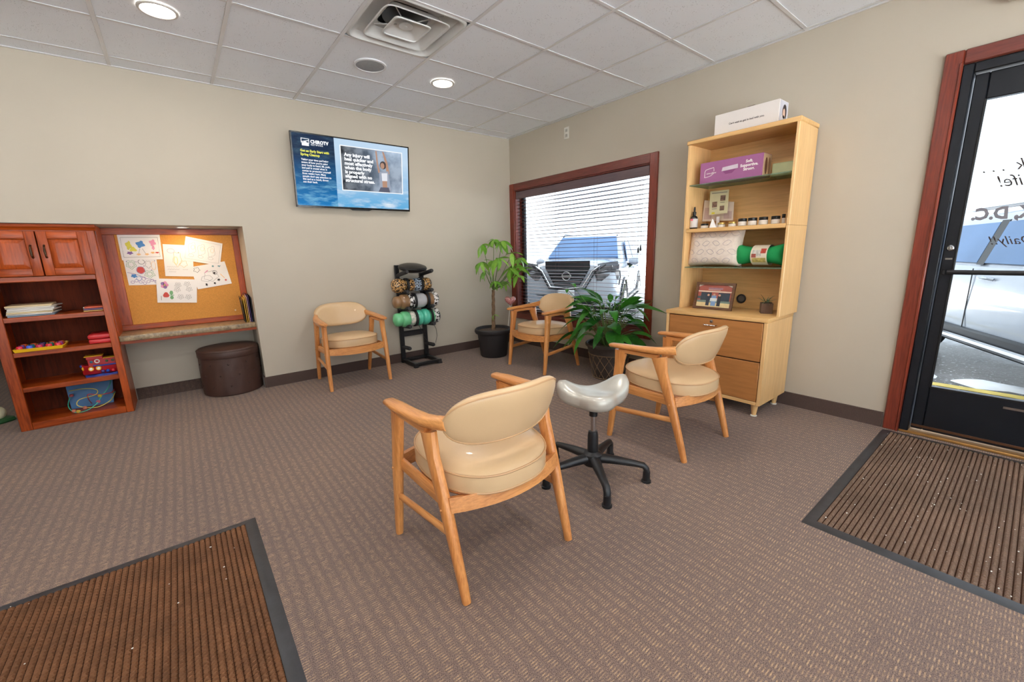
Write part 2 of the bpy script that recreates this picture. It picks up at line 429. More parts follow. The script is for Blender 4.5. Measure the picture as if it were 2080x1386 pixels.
# ------------------------------------------------------------------ window with trim, sash, panes and blind
fr = bpy.data.objects.new('window_1', None); C.objects.link(fr); fr['kind'] = 'structure'; fr['label'] = 'wide window with mahogany casing in the right wall'
cw = .083
def wpart(nm, lo, hi, mat, b=.004): return struct(nm, G().box(lo, hi, b), mat, fr)
wpart('casing', (-.02, -.004, WZ0-cw), (0, WY0, WZ1+cw), m_trimv); wpart('casing', (-.02, WY1, WZ0-cw), (0, WY1-cw, WZ1+cw), m_trimv)
wpart('casing', (-.02, WY0, WZ1), (0, WY1, WZ1+cw), m_trimy); wpart('casing', (-.02, WY0, WZ0-cw), (0, WY1, WZ0), m_trimy)
wpart('jamb', (-.004, WY0, WZ0), (.13, WY0-.012, WZ1), m_trimv); wpart('jamb', (-.004, WY1+.012, WZ0), (.13, WY1, WZ1), m_trimv)
wpart('jamb', (-.004, WY0-.012, WZ1-.012), (.13, WY1+.012, WZ1), m_trimy); wpart('sill', (-.004, WY0-.012, WZ0), (.13, WY1+.012, WZ0+.014), m_trimy)
a, b = WY0-.012, WY1+.012
for lo, hi in (((.10, a, WZ0+.014), (.14, a-.045, WZ1-.012)), ((.10, b+.045, WZ0+.014), (.14, b, WZ1-.012)), ((.10, a-.045, WZ0+.014), (.14, b+.045, WZ0+.06)), ((.10, a-.045, WZ1-.06), (.14, b+.045, WZ1-.012))):
    wpart('sash_frame', lo, hi, m_blackm)
m_glass = glass('window_glass', (.97, .985, .98, 1))
struct('pane', G().box((.118, a-.045, WZ0+.06), (.122, b+.045, WZ1-.06)), m_glass, fr)
m_slat = wood('blind_slat', S(84, 44, 40), S(122, 70, 64), 'y', 16, .05, .4, .15)
t = thing('window_blind', 'open dark wood venetian blind hanging in the wide window', 'blind', (.05, (a+b)/2, WZ0+.03))
part('valance', G().box((.004, a-.004, WZ1-.105), (.02, b+.004, WZ1-.014), .005), wood('valance_wood', S(84, 66, 72), S(116, 94, 98), 'y', 14, .05, .35, .3), t)
part('head_rail', G().box((.024, a-.006, WZ1-.06), (.078, b+.006, WZ1-.016), .003), m_blackm, t)
nsl = 33; z0, z1 = WZ0+.055, WZ1-.13
me = G().box((-.025, b+.01, -.0017), (.025, a-.01, .0017), .0008).mesh('slat')
for k in range(nsl):
    z = z0+(z1-z0)*k/(nsl-1)
    o = link('slat', me, m_slat, t); o.location = (0, -(a+b)/2, z-(WZ0+.03)); o.rotation_euler = (0, math.radians(2.0), 0)
part('bottom_rail', G().box((.024, a-.01, WZ0+.018), (.076, b+.01, WZ0+.034), .003), m_slat, t)
m_cord = M('blind_cord', S(96, 74, 70), .8)
for f in (.06, .36, .66, .94):
    y = a+(b-a)*f
    for x in (.024, .076): part('ladder_cord', G().tube([(x, y, WZ0+.03), (x, y, WZ1-.06)], .0012, 5), m_cord, t)
for k, dy in enumerate((.075, .10)):
    y = b+dy; zt = 1.235-.02*k
    part('pull_cord', G().tube([(.012, y, zt), (.014, y, WZ1-.08)], .0012, 5), m_cord, t)
    tg = part('tassel', G().lathe([(.002, zt+.01), (.006, zt), (.010, zt-.03), (.009, zt-.045), (.003, zt-.048)], (.012, y, 0), 10), m_black, t)

# ------------------------------------------------------------------ entry door
dr = bpy.data.objects.new('door_1', None); C.objects.link(dr); dr['kind'] = 'structure'; dr['label'] = 'black metal entry door with a full glass pane and mahogany casing'
def dpart(nm, lo, hi, mat, b=.004): return struct(nm, G().box(lo, hi, b), mat, dr)
dpart('casing', (-.022, DY0+.078, 0), (0, DY0, DZ+.075), m_trimv, .006); dpart('casing', (-.022, DY1, 0), (0, DY1-.078, DZ+.075), m_trimv, .006)
dpart('casing', (-.022, DY0, DZ), (0, DY1, DZ+.075), m_trimy, .006)
dpart('casing_bead', (-.03, DY0+.014, 0), (-.02, DY0, DZ+.012), m_trimv, .004)
dpart('frame_jamb', (-.008, DY0, 0), (.12, DY0-.045, DZ), m_blackm); dpart('frame_jamb', (-.008, DY1+.045, 0), (.12, DY1, DZ), m_blackm); dpart('frame_head', (-.008, DY0-.045, DZ-.05), (.12, DY1+.045, DZ), m_blackm)
dpart('threshold', (-.01, DY0, 0), (.13, DY1, .018), M('brass_threshold', S(176, 132, 74), .4, metal=.6))
e0, e1 = DY0-.05, DY1+.05; gl0, gl1 = -4.125, -4.915; gz0, gz1 = .315, 1.955; dx0, dx1 = .03, .075
dpart('stile', (dx0, e0, .03), (dx1, gl0, DZ-.055), m_blackm); dpart('stile', (dx0, gl1, .03), (dx1, e1, DZ-.055), m_blackm)
dpart('top_rail', (dx0, gl0, gz1), (dx1, gl1, DZ-.055), m_blackm); dpart('bottom_rail', (dx0, gl0, .03), (dx1, gl1, gz0), m_blackm)
dpart('sweep_strip', (dx0-.004, e0, .045), (dx0+.002, e1, .06), M('bronze_strip', S(92, 60, 40), .45, metal=.4), .001)
pane = struct('glass_pane', G().box((.05, gl0, gz0), (.055, gl1, gz1)), m_glass, dr)
dpart('glazing_bead', (dx0-.004, gl0+.004, gz0), (dx0+.012, gl0-.006, gz1), m_black, .002); dpart('glazing_bead', (dx0-.004, gl0, gz0-.006), (dx0+.012, gl1, gz0+.006), m_black, .002)
g = G().tube([(.0, -4.105, 1.027), (.0, gl1-.03, 1.027)], .0, 10, flat=(.008, .014)); g.box((-.004, -4.10, 1.013), (dx0, -4.085, 1.041), .003); g.box((-.004, gl1-.045, 1.013), (dx0, gl1-.03, 1.041), .003)
struct('push_bar', g, m_black, dr)
g = G().tube([(.075, -4.095, 1.0), (.13, -4.097, 1.0), (.15, -4.10, .98), (.152, -4.10, .72), (.13, -4.097, .695), (.075, -4.095, .695)], .014, 10)
struct('pull_handle', g, m_black, dr)
g = G().lathe([(.017, .0), (.017, -.008), (.012, -.012)], (dx0, -4.098, 1.165), 16, 'x'); g.box((dx0-.024, -4.103, 1.155), (dx0-.01, -4.093, 1.178), .002)
struct('lock_turn', g, m_chrome, dr)
struct('lock_label', G().box((dx0-.002, -4.115, 1.098), (dx0+.001, -4.085, 1.108)), M('steel_label', S(120, 116, 110), .5), dr)
struct('maker_plate', G().box((dx0-.002, -4.52, .262), (dx0+.001, -4.43, .275)), m_chrome, dr)
# lettering on the glass, painted for the street so it reads backwards from inside
m_ink = M('window_lettering_black', S(52, 40, 38), .6); m_inkg = M('window_lettering_grey', S(120, 118, 126), .6)
def dtext(s, px, py, cap, **k):
    q = W(px, py, 0, .046)
    text('glass_lettering', s, cap/.69, (.046, q.y, q.z), (0, 1, 0), ZU, k.pop('mat', m_ink), pane, align='RIGHT', off=0.0, **k)
dtext('ack  . . .', 1995, 352, .058, shear=.45, sx=.85)
dtext('Life!', 2029, 380, .060, shear=.45, sx=.85)
dtext('K, D.C.', 1972, 447, .060, shear=.10, bold=.004, mat=m_inkg, sx=.84)
dtext('Daily!!', 2011, 497, .045, shear=.45, sx=.95)
w3 = bpy.data.objects.new('added_window_3', None); C.objects.link(w3); w3['kind'] = 'structure'  # unseen front glazing, added to let in more daylight
for k in range(5):
    xa = -6.9+1.3*k; struct('pane', G().box((xa+.03, YF-.08, .12), (xa+1.27, YF-.075, 2.5)), m_glass, w3)
    struct('mullion', G().box((xa-.03, YF-.12, .1), (xa+.03, YF-.03, 2.52)), m_blackm, w3)
struct('mullion', G().box((-.43, YF-.12, .1), (-.4, YF-.03, 2.52)), m_blackm, w3)
w2 = bpy.data.objects.new('added_window_2', None); C.objects.link(w2); w2['kind'] = 'structure'  # unseen side window past the door, added for extra daylight
struct('pane', G().box((.07, -5.5, .4), (.075, -7.2, 2.0)), m_glass, w2)
for lo, hi in (((-.02, -5.42, .32), (.0, -5.5, 2.08)), ((-.02, -7.2, .32), (.0, -7.28, 2.08)), ((-.02, -5.5, 2.0), (0, -7.2, 2.08)), ((-.02, -5.5, .32), (0, -7.2, .4))):
    struct('casing', G().box(lo, hi, .004), m_trimv, w2)

# ------------------------------------------------------------------ outside: lot, snow, parked cars
GZ = -.15
def lot():
    m, nt, p = nodes('wet_asphalt')
    v = coords(nt)
    n = noise(nt, v, .55, 5, .6); n2 = noise(nt, v, 26, 4, .7)
    spx = nt.nodes.new('ShaderNodeSeparateXYZ'); nt.links.new(v, spx.inputs[0]); mr = nt.nodes.new('ShaderNodeMapRange'); nt.links.new(spx.outputs[0], mr.inputs[0]); mr.inputs[1].default_value = 2; mr.inputs[2].default_value = 9; mr.inputs[3].default_value = -.08; mr.inputs[4].default_value = .16
    my = nt.nodes.new('ShaderNodeMapRange'); nt.links.new(spx.outputs[1], my.inputs[0]); my.inputs[1].default_value = -7.5; my.inputs[2].default_value = -9; my.inputs[3].default_value = 0; my.inputs[4].default_value = .4  # unseen snow cover added beyond the front wall to bounce light indoors
    a0 = nt.nodes.new('ShaderNodeMath'); nt.links.new(n, a0.inputs[0]); nt.links.new(my.outputs[0], a0.inputs[1]); n = a0.outputs[0]
    ad = nt.nodes.new('ShaderNodeMath'); nt.links.new(n, ad.inputs[0]); nt.links.new(mr.outputs[0], ad.inputs[1]); n = ad.outputs[0]
    c = ramp(nt, n, [(.46, S(60, 54, 50)), (.53, S(104, 102, 102)), (.58, S(236, 238, 242))])
    sp = ramp(nt, n2, [(.60, (0, 0, 0, 1)), (.66, (1, 1, 1, 1))])
    c = mixc(nt, sp, c, S(232, 234, 240))
    nt.links.new(c, p.inputs['Base Color']); p.inputs['Roughness'].default_value = .35
    bump(nt, p, n2, .4, .02)
    return m
struct('ground', G().box((-30, -60, GZ-.1), (70, 60, GZ)), lot())
struct('sidewalk', G().box((TH, -30, GZ-.02), (1.98, 30, GZ+.002)), M('salted_concrete', S(140, 142, 150), .8, var=.2, vs=20))
def stripe(p0, p1, w, lab):
    d = (Vector(p1)-Vector(p0)).normalized(); n = Vector((-d.y, d.x, 0))*w/2
    p0, p1 = Vector((*p0, GZ+.002)), Vector((*p1, GZ+.002))
    solo('parking_line', G().prism([p0-n, p1-n, p1+n, p0+n], (0, 0, .004)), M('yellow_line', S(206, 182, 92), .7, var=.2, vs=15), lab, 'road marking')
solo('curb_line', G().box((2.0, -14, GZ+.001), (2.12, 6, GZ+.004)), M('yellow_curb', S(214, 190, 104), .7, var=.2, vs=8), 'yellow painted line running along the edge of the walk outside', 'road marking')
fx, fy = -.87, -.49
stripe((2.6, -3.0), (2.6-fx*4.5, -3.0-fy*4.5), .1, 'yellow painted parking stripe on the lot between the cars')
for k, (x, y, sx, sy) in enumerate(((2.36, -3.62, .40, .15), (2.32, -4.33, .30, .13), (2.4, -5.2, .45, .19))):
    g = G().lathe([(1, 0), (.8, .35), (.4, .55), (.05, .6)], (0, 0, 0), 18)
    for v in g.bm.verts:
        v.co = Vector((v.co.x*sx*.5*(1+.3*math.sin(5*v.co.y)), v.co.y*sy*2.2, v.co.z*.06)); v.co += Vector((x, y, GZ))
    solo('snow_bank', g, M('snow', S(238, 242, 250), .8, var=.03), 'low ridge of trodden snow beside the yellow walk line', 'snow', 'snow ridges by the curb')

m_paint = M('pearl_white_paint', S(180, 188, 202), .22, var=.02, coat=.6)
m_tint = M('tinted_car_glass', S(92, 126, 172), .1, var=.15, vs=1.2, spec=.3)
m_dark = M('car_black_trim', S(30, 32, 38), .45, var=.1)
m_grey = M('car_grey_trim', S(120, 124, 132), .4, var=.1)
m_lamp = M('headlight_glass', S(104, 104, 108), .08, var=.5, vs=9)
m_tire = M('tyre_rubber', S(38, 38, 40), .8)
def suv(label):
    """local: front at y=0 facing -y, length along +y, origin on the ground"""
    t = thing('parked_car', label, 'car', (0, 0, 0), 0, None, world=False)
    L, HW = 4.6, .92
    def sec(y, hw, zb, zs, ztop, hwt):            # lower hull section
        pts = [(-hw*.86, zb), (-hw*.98, zb+.12), (-hw, zb+.35), (-hw*.985, zs-.1), (-hwt, zs), (-hwt*.6, ztop), (0, ztop+.012), (hwt*.6, ztop), (hwt, zs), (hw*.985, zs-.1), (hw, zb+.35), (hw*.98, zb+.12), (hw*.86, zb)]
        return [Vector((x, y, z)) for x, z in pts]
    part('body', G().loops([sec(.0, .76, .46, .98, 1.03, .64), sec(.05, .83, .36, 1.03, 1.10, .72), sec(.22, .89, .28, 1.06, 1.14, .79), sec(.6, .92, .24, 1.08, 1.17, .84), sec(1.25, .92, .24, 1.10, 1.19, .88), sec(2.4, .93, .24, 1.08, 1.10, .90), sec(3.8, .93, .26, 1.10, 1.12, .90), sec(4.35, .90, .34, 1.08, 1.10, .86), sec(4.6, .80, .48, 1.02, 1.04, .74)]), m_paint, t)
    def cab(y, hw, z, hw0, z0): return [Vector((-hw0, y, z0)), Vector((-hw, y, z-.05)), Vector((-hw*.86, y, z)), Vector((0, y, z+.02)), Vector((hw*.86, y, z)), Vector((hw, y, z-.05)), Vector((hw0, y, z0))]
    part('cabin', G().loops([cab(1.15, .80, 1.15, .88, 1.06), cab(1.6, .73, 1.46, .88, 1.06), cab(1.95, .69, 1.63, .88, 1.06), cab(2.6, .69, 1.68, .88, 1.06), cab(3.6, .68, 1.66, .88, 1.06), cab(4.15, .67, 1.60, .88, 1.06), cab(4.5, .74, 1.1, .86, 1.04)]), m_paint, t)
    # windscreen follows the cabin's sloping front
    part('windscreen', G().prism([(-.735, 1.225, 1.19), (.735, 1.225, 1.19), (.60, 1.89, 1.615), (-.60, 1.89, 1.615)], (0, -.025, .035)), m_tint, t)
    part('rear_view_mirror', G().box((-.10, 1.80, 1.49), (.10, 1.83, 1.55), .01), m_dark, t)
    for s in (-1, 1):
        def sw(y, z): return (s*(.895-(z-1.06)*.31), y, z)
        part('side_window', G().prism([sw(1.55, 1.12), sw(2.55, 1.12), sw(2.55, 1.54), sw(2.02, 1.55)], (s*.012, 0, 0)), m_tint, t)
        part('side_window', G().prism([sw(2.68, 1.12), sw(3.55, 1.12), sw(3.45, 1.53), sw(2.68, 1.54)], (s*.012, 0, 0)), m_tint, t)
        part('side_window', G().prism([sw(3.66, 1.14), sw(4.2, 1.2), sw(4.0, 1.5), sw(3.58, 1.52)], (s*.012, 0, 0)), m_tint, t)
        part('door_pillar', G().prism([sw(2.555, 1.1), sw(2.675, 1.1), sw(2.675, 1.56), sw(2.555, 1.56)], (s*.010, 0, 0)), m_dark, t)
        part('roof_rail', G().tube([(s*.60, 1.95, 1.66), (s*.60, 2.1, 1.72), (s*.60, 3.7, 1.71), (s*.60, 3.9, 1.64)], .018, 8), m_grey, t)
        part('wing_mirror', G().ball((s*1.02, 1.52, 1.12), .11, 14, 8, (1, .6, .75)), m_paint, t)
        part('mirror_base', G().box((s*.86, 1.49, 1.03), (s*1.0, 1.56, 1.08), .01), m_dark, t)
        for yy in (2.28, 3.3): part('door_handle', G().tube([(s*.925, yy, .96), (s*.955, yy+.03, .97), (s*.955, yy+.19, .975), (s*.925, yy+.22, .97)], .015, 8), m_paint, t)
        for yy in (1.42, 2.62, 3.62): part('door_seam', G().box((s*.928, yy, .42), (s*.936, yy+.008, 1.06)), m_dark, t)
        part('rocker', G().box((s*.90, .98, .24), (s*.955, 3.3, .42), .02), m_dark, t)
        part('running_board', G().tube([(s*.98, 1.0, .32), (s*1.0, 1.1, .31), (s*1.0, 3.15, .31), (s*.98, 3.25, .32)], .035, 8), m_chrome, t)
        # front lamps
        part('headlight', G().prism([(s*.50, -.005, 0.930), (s*.80, .06, 0.965), (s*.905, .24, 0.970), (s*.90, .22, 0.830), (s*.74, .015, 0.800), (s*.55, -.012, 0.820)], (0, -.02, 0.130)), m_lamp, t)
        part('day_lamp', G().prism([(s*.56, .0, 0.990), (s*.88, .2, 1.030), (s*.89, .22, 0.990), (s*.58, -.01, 0.945)], (0, -.03, 0.130)), m_grey, t)
        part('lamp_bezel', G().tube([(s*.50, -.03, 0.950), (s*.80, .03, 0.985), (s*.915, .22, 0.980), (s*.925, .23, 0.870), (s*.91, .2, 0.730)], .012, 6), m_dark, t)
        # chrome V of the grille
        part('grille_arm', G().tube([(s*.60, -.01, 1.085), (s*.46, -.04, 0.990), (s*.30, -.06, 0.710), (s*.02, -.075, 0.685)], 0, 8, flat=(.04, .018)), m_chrome, t)
        part('grille_edge', G().tube([(s*.70, .02, 1.100), (s*.52, -.03, 0.980), (s*.345, -.05, 0.680), (s*.02, -.065, 0.650)], .012, 6), m_dark, t)
        for yy in (.88, 3.62):
            w = part('wheel', G().lathe([(.16, -.11), (.34, -.11), (.355, -.07), (.355, .07), (.34, .11), (.16, .11)], (s*.83, yy, .355), 28, 'x'), m_tire, t)
            part('rim', G().lathe([(.22, s*.10), (.20, s*.118), (.05, s*.112), (.02, s*.12)], (s*.83, yy, .355), 20, 'x'), m_chrome, w)
            part('wheel_arch', G().tube([(s*.925, yy+.45*math.cos(a_), .355+.45*math.sin(a_)) for a_ in [math.radians(k) for k in range(-10, 191, 20)]], 0, 6, flat=(.035, .02)), m_dark, t)
    part('grille', G().prism([(-.42, -.012, 1.045), (.42, -.012, 1.045), (.24, -.05, 0.730), (-.24, -.05, 0.730)], (0, -.012, 0.130)), m_dark, t)
    for k in range(5):
        z = .78+k*.055; hw = .25+k*.034
        part('grille_bar', G().box((-hw, -.068, z-.008), (hw, -.05, z+.008), .004), m_grey, t)
    em = part('badge_ring', G().tube([(.075*math.cos(a_), -.085, .905+.075*math.sin(a_)) for a_ in [2*PI*k/20 for k in range(20)]], .013, 8, closed=True), m_chrome, t)
    part('badge_bar', G().box((-.095, -.095, .892), (.095, -.08, .918), .004), m_chrome, em)
    part('lower_bumper', G().loops([[Vector(q) for q in ((-.85, .12, .58), (-.55, -.045, .54), (0, -.08, .52), (.55, -.045, .54), (.85, .12, .58), (.80, .2, .24), (.5, .04, .22), (0, .0, .22), (-.5, .04, .22), (-.80, .2, .24))], [Vector(q) for q in ((-.84, .3, .58), (-.55, .2, .54), (0, .2, .52), (.55, .2, .54), (.84, .3, .58), (.78, .35, .24), (.5, .3, .22), (0, .3, .22), (-.5, .3, .22), (-.78, .35, .24))]]), m_dark, t)
    part('skid_plate', G().box((-.34, -.06, .24), (.34, -.02, .33), .02), m_grey, t)
    pl = part('licence_plate', G().box((-.155, -.108, .50), (.155, -.09, .655), .006), M('plate_white', S(226, 230, 236), .4, var=.05), t)
    text('plate_number', 'JEN 1G42', .085, (0, -.109, .535), XA, ZU, M('plate_ink', S(70, 76, 96), .5), pl, bold=.002, align='CENTER', sx=.68)
    return t
HEAD = math.atan2(fx, -fy)       # local -y -> heading (fx, fy)
car = suv('white SUV with a black grille parked head-on outside the wide window')
car.location = (2.1, 1.0, GZ); car.rotation_euler = (0, 0, HEAD)
car2 = copy_tree(car); car2['label'] = 'pale SUV with roof rails parked side-on outside the entry door'
# its right flank (local +x is the car's left) runs past (3.4, -3.86)
_f = Vector((fx, fy, 0)); _rgt = Vector((fy, -fx, 0))
_q = Vector((2.45, -4.42, 0)) - _rgt*.93 + _f*1.75
car2.location = (_q.x, _q.y, GZ); car2.rotation_euler = (0, 0, HEAD)

# ------------------------------------------------------------------ floor mats
def floor_mat(name, label, x0, x1, y0, y1, pit_x, pit_y, crumbs, pile):
    t = thing(name, label, 'mat', ((x0+x1)/2, (y0+y1)/2, 0))
    rim = .045
    g = G()
    o = [(x0, y0), (x1, y0), (x1, y1), (x0, y1)]; i1 = [(x0+.012, y0+.012), (x1-.012, y0+.012), (x1-.012, y1-.012), (x0+.012, y1-.012)]
    i2 = [(x0+rim, y0+rim), (x1-rim, y0+rim), (x1-rim, y1-rim), (x0+rim, y1-rim)]
    g.loops([[Vector((*p_, .0005)) for p_ in o], [Vector((*p_, .006)) for p_ in i1], [Vector((*p_, .008)) for p_ in i2], [Vector((*p_, .003)) for p_ in i2]], cap=True)
    part('rubber_border', g, m_rubber, t)
    part('backing', G().box((x0+rim, y0+rim, .001), (x1-rim, y1-rim, .0045)), M('mat_backing', S(58, 36, 24), .95, bmp=.4, bs=300, spec=.1), t)
    bm = bmesh.new()
    nx = int((x1-x0-2*rim)/pit_x); ny = int((y1-y0-2*rim)/pit_y); pit_x = (x1-x0-2*rim)/nx; pit_y = (y1-y0-2*rim)/ny; hx, hy = pit_x*.455, pit_y*.42
    vs = []; fs = []
    for i in range(nx):
        for j in range(ny):
            cx = x0+rim+(i+.5)*pit_x; cy = y0+rim+(j+.5)*pit_y; n = len(vs)
            z = .0125+random.uniform(-.001, .001)
            for dx, dy in ((-1, -1), (1, -1), (1, 1), (-1, 1)): vs.append((cx+dx*hx, cy+dy*hy, .004))
            for dx, dy in ((-1, -1), (1, -1), (1, 1), (-1, 1)): vs.append((cx+dx*hx*.45+dy*hx*.14, cy+dy*hy*.36, z))
            fs += [(n+4, n+5, n+6, n+7), (n, n+1, n+5, n+4), (n+1, n+2, n+6, n+5), (n+2, n+3, n+7, n+6), (n+3, n, n+4, n+7)]
    off = OFF[t.name]
    me = bpy.data.meshes.new('waffle_pile'); me.from_pydata([(a_-off.x, b_-off.y, c_) for a_, b_, c_ in vs], [], fs); me.update(); bm.free()
    me.polygons.foreach_set('use_smooth', [True]*len(me.polygons)); me.set_sharp_from_angle(angle=math.radians(25))
    o = link('waffle_pile', me, pile, t, off); o['kind'] = 'stuff'
    g = G()
    for k in range(crumbs):
        q = Vector((random.uniform(x0+rim, x1-rim), random.uniform(y0+rim, y1-rim), .0135)); r = random.uniform(.0012, .0034)
        bmesh.ops.create_icosphere(g.bm, subdivisions=1, radius=r, matrix=Matrix.Translation(q) @ Matrix.Diagonal((1.3, .9, .7, 1)))
    o = part('salt_crumbs', g, M('road_salt', S(236, 232, 226), .6), t); o['kind'] = 'stuff'
    return t
floor_mat('entrance_mat', 'brown waffle mat with dirty black rubber border lying before the entry door', -1.54, -.05, -5.10, -3.95, .018, .019, 160, M('sheen_dust_mat_pile', S(116, 92, 76), .6, var=.22, vs=3, bmp=.4, bs=600, spec=.4))  # greyer pile: door-light sheen and salt dust both put into the colour
floor_mat('waffle_mat', 'brown waffle mat with grey border on the carpet behind the armchair', -5.0, -3.425, -5.2, -2.29, .019, .0165, 90, m_matpile)

# ------------------------------------------------------------------ armchairs
def make_armchair(label):
    t = thing('armchair', label, 'chair', world=False, group='tan vinyl armchairs with oak frames')
    for s in (-1, 1):
        def P(*q): return [Vector((s*x, y, z)) for x, y, z in q]
        UPX = Vector((0, -1, 0))
        part('leg', G().tube(P((.279, .256, 0), (.279, .248, .06), (.275, .220, .32), (.270, .198, .50), (.268, .190, .59)), 0, 12, flat=[(.015, .016), (.017, .018), (.021, .026), (.021, .031), (.020, .043)], n=2.6, up=UPX), m_oakz, t)
        part('leg', G().tube(P((.256, -.260, 0), (.257, -.244, .06), (.262, -.165, .32), (.266, -.100, .50), (.266, -.075, .59)), 0, 12, flat=[(.015, .016), (.017, .018), (.021, .026), (.021, .032), (.020, .049)], n=2.6, up=UPX), m_oakz, t)
        part('stretcher', G().tube(P((.278, .236, .198), (.260, -.200, .236)), 0, 10, flat=(.009, .016), n=3), m_oaky, t)
        part('arm_rail', G().tube(P((.268, .20, .588), (.266, -.07, .592)), 0, 10, flat=(.016, .014), n=3), m_oaky, t)
        part('armrest', G().tube(P((.272, .272, .613), (.273, .258, .614), (.275, .17, .618), (.274, .05, .622), (.268, -.05, .627), (.256, -.115, .633), (.240, -.165, .640)), 0, 16, flat=[(.014, .008), (.026, .013), (.033, .015), (.033, .017), (.030, .020), (.025, .024), (.019, .026)], n=2.6), m_oaky, t)
        part('side_rail', G().tube(P((.260, .222, .350), (.254, -.175, .340)), 0, 10, flat=(.010, .028), n=4), m_oaky, t)
        part('wood_plug', G().ball((s*.295, .220, .335), .006, 8, 6), m_oakx, t); part('wood_plug', G().ball((s*.281, -.163, .325), .006, 8, 6), m_oakx, t)
    part('front_rail', G().loops([[Vector((x, .218+.052*(1-(x/.262)**2)+dy, z)) for dy, z in ((-.011, .316+.012*(x/.262)**2), (.011, .316+.012*(x/.262)**2), (.011, .384), (-.011, .384))] for x in [-.262+.0524*k for k in range(11)]]), m_oakx, t)
    part('rear_rail', G().loops([[Vector((x, -.178-.062*(1-(x/.258)**2)+dy, z)) for dy, z in ((-.016, .318), (.03, .292), (.04, .355), (-.004, .372))] for x in [-.258+.0516*k for k in range(11)]]), m_oakx, t)
    part('seat_base', G().lathe([(.238, .352), (.243, .36), (.238, .372)], (0, 0, 0), 40, sq=2.6), m_oakx, t)
    def ring(a_, b_, z, n=2.5, k=48):
        r = []
        for j in range(k):
            th = 2*PI*j/k; c_, s_ = math.cos(th), math.sin(th)
            x = a_*math.copysign(abs(c_)**(2/n), c_); y = b_*math.copysign(abs(s_)**(2/n), s_)
            r.append(Vector((x*(1-.05*(y < 0)*abs(y)/b_), y, z+.045*y)))
        return r
    st = part('seat_cushion', G().loops([ring(.238, .258, .372), ring(.246, .266, .378), ring(.250, .270, .412), ring(.247, .267, .442), ring(.239, .259, .450), ring(.205, .222, .464), ring(.13, .14, .472), ring(.03, .03, .474)]), m_vinyl, t)
    part('seat_piping', G().tube(ring(.248, .268, .444), .0042, 6, closed=True), m_piping, st)
    part('seat_piping', G().tube(ring(.246, .266, .378), .0042, 6, closed=True), m_piping, st)
    # backrest: sections swept along an arc
    secs, rim_t, rim_b = [], [], []
    N = 26
    for k in range(N+1):
        s = -1+2*k/N; s = math.copysign(1-(1-abs(s))**1.35, s)*.998
        h = .106*(1-abs(s)**4.2)**.5; th = .024*(1-abs(s)**8)**.5+.004
        zc = .648-.004*s*s; yc = -.160-.082*(1-s*s)
        dirx = Vector((1, .082*2*s/.252, 0)).normalized(); nrm = Vector((dirx.y, -dirx.x, 0))   # outward (rear)
        sec = []
        for j in range(20):
            a_ = 2*PI*j/20; c_, s_ = math.cos(a_), math.sin(a_)
            zz = math.copysign(abs(s_)**(2/3.4), s_)*h; tt = math.copysign(abs(c_)**(2/2.6), c_)*th
            dz = -.014*(1-s*s) if zz < 0 else 0
            q = Vector((.252*s, yc, zc+zz+dz*abs(zz)/max(h, .001)))+nrm*tt
            q.y -= (q.z-.65)*.34
            sec.append(q)
        secs.append(sec); rim_t.append(sec[3]); rim_b.append(sec[17])
    bk = part('backrest', G().loops(secs), m_vinyl, t, sharp=60)
    part('back_piping', G().tube(rim_t+rim_b[::-1], .0038, 6, closed=True), m_piping, bk)
    return t
ch = make_armchair('tan vinyl oak armchair standing alone between the waffle mat and the saddle stool')
spots = [((-2.662, -3.102), 0, None),
         ((-1.172, -3.075), 0, 'tan vinyl oak armchair pulled up in front of the maple cabinet'),
         ((-2.315, -.315), PI, 'tan vinyl oak armchair against the wall below the television'),
         ((-.570, -1.235), PI/2, 'tan vinyl oak armchair under the window between the two potted plants')]
for k, ((x, y), rz, lab) in enumerate(spots):
    o = ch if k == 0 else copy_tree(ch)
    o.location = (x, y, 0); o.rotation_euler = (0, 0, rz)
    if lab: o['label'] = lab

# ------------------------------------------------------------------ saddle stool
sx0, sy0 = -1.934, -3.088
t = thing('saddle_stool', 'silver vinyl saddle stool on a black five-star base', 'stool', (sx0, sy0, 0))
A_, B_, C_ = Vector((-2.055, -2.965, 0)), Vector((-1.755, -3.135, 0)), Vector((-2.03, -3.215, 0))
ctr = (A_+B_+C_)/3
def stool_r(th):
    d = Vector((math.cos(th), math.sin(th), 0)); best = 0
    for v in (A_, B_, C_):
        w_ = v-ctr; al = abs((d.angle(w_)))
        best = max(best, .115+(w_.length+.02-.115)*math.exp(-(al/.62)**2))
    return best
def stool_z(p_):
    z = .492
    for v, hgt, wd in ((A_, .055, .085), (B_, .066, .085), (C_, .016, .10)): z += hgt*math.exp(-((p_-v).length/wd)**2)
    return z
secs = []
for fr_, dz, mode in ((.80, 0, 'b'), (.94, .010, 'b'), (1.0, .032, 'b'), (1.0, -.022, 't'), (.95, -.006, 't'), (.8, 0, 't'), (.6, 0, 't'), (.4, 0, 't'), (.2, 0, 't'), (.04, 0, 't')):
    sec = []
    for j in range(48):
        th = 2*PI*j/48; p_ = ctr+Vector((math.cos(th), math.sin(th), 0))*stool_r(th)*fr_
        zt = stool_z(p_)
        sec.append(Vector((p_.x, p_.y, (zt+dz) if mode == 't' else (.418+.5*(zt-.492)+dz))))
    secs.append(sec)
part('saddle_seat', G().loops(secs), M('silver_vinyl', S(192, 188, 178), .28, metal=.25, var=.04, vs=6, coat=.2), t, sharp=70)
part('seat_socket', G().lathe([(.022, .35), (.022, .40), (.05, .43)], (sx0, sy0, 0), 18), m_black, t)
part('gas_piston', G().lathe([(.014, .22), (.014, .36)], (sx0, sy0, 0), 16), m_chrome, t)
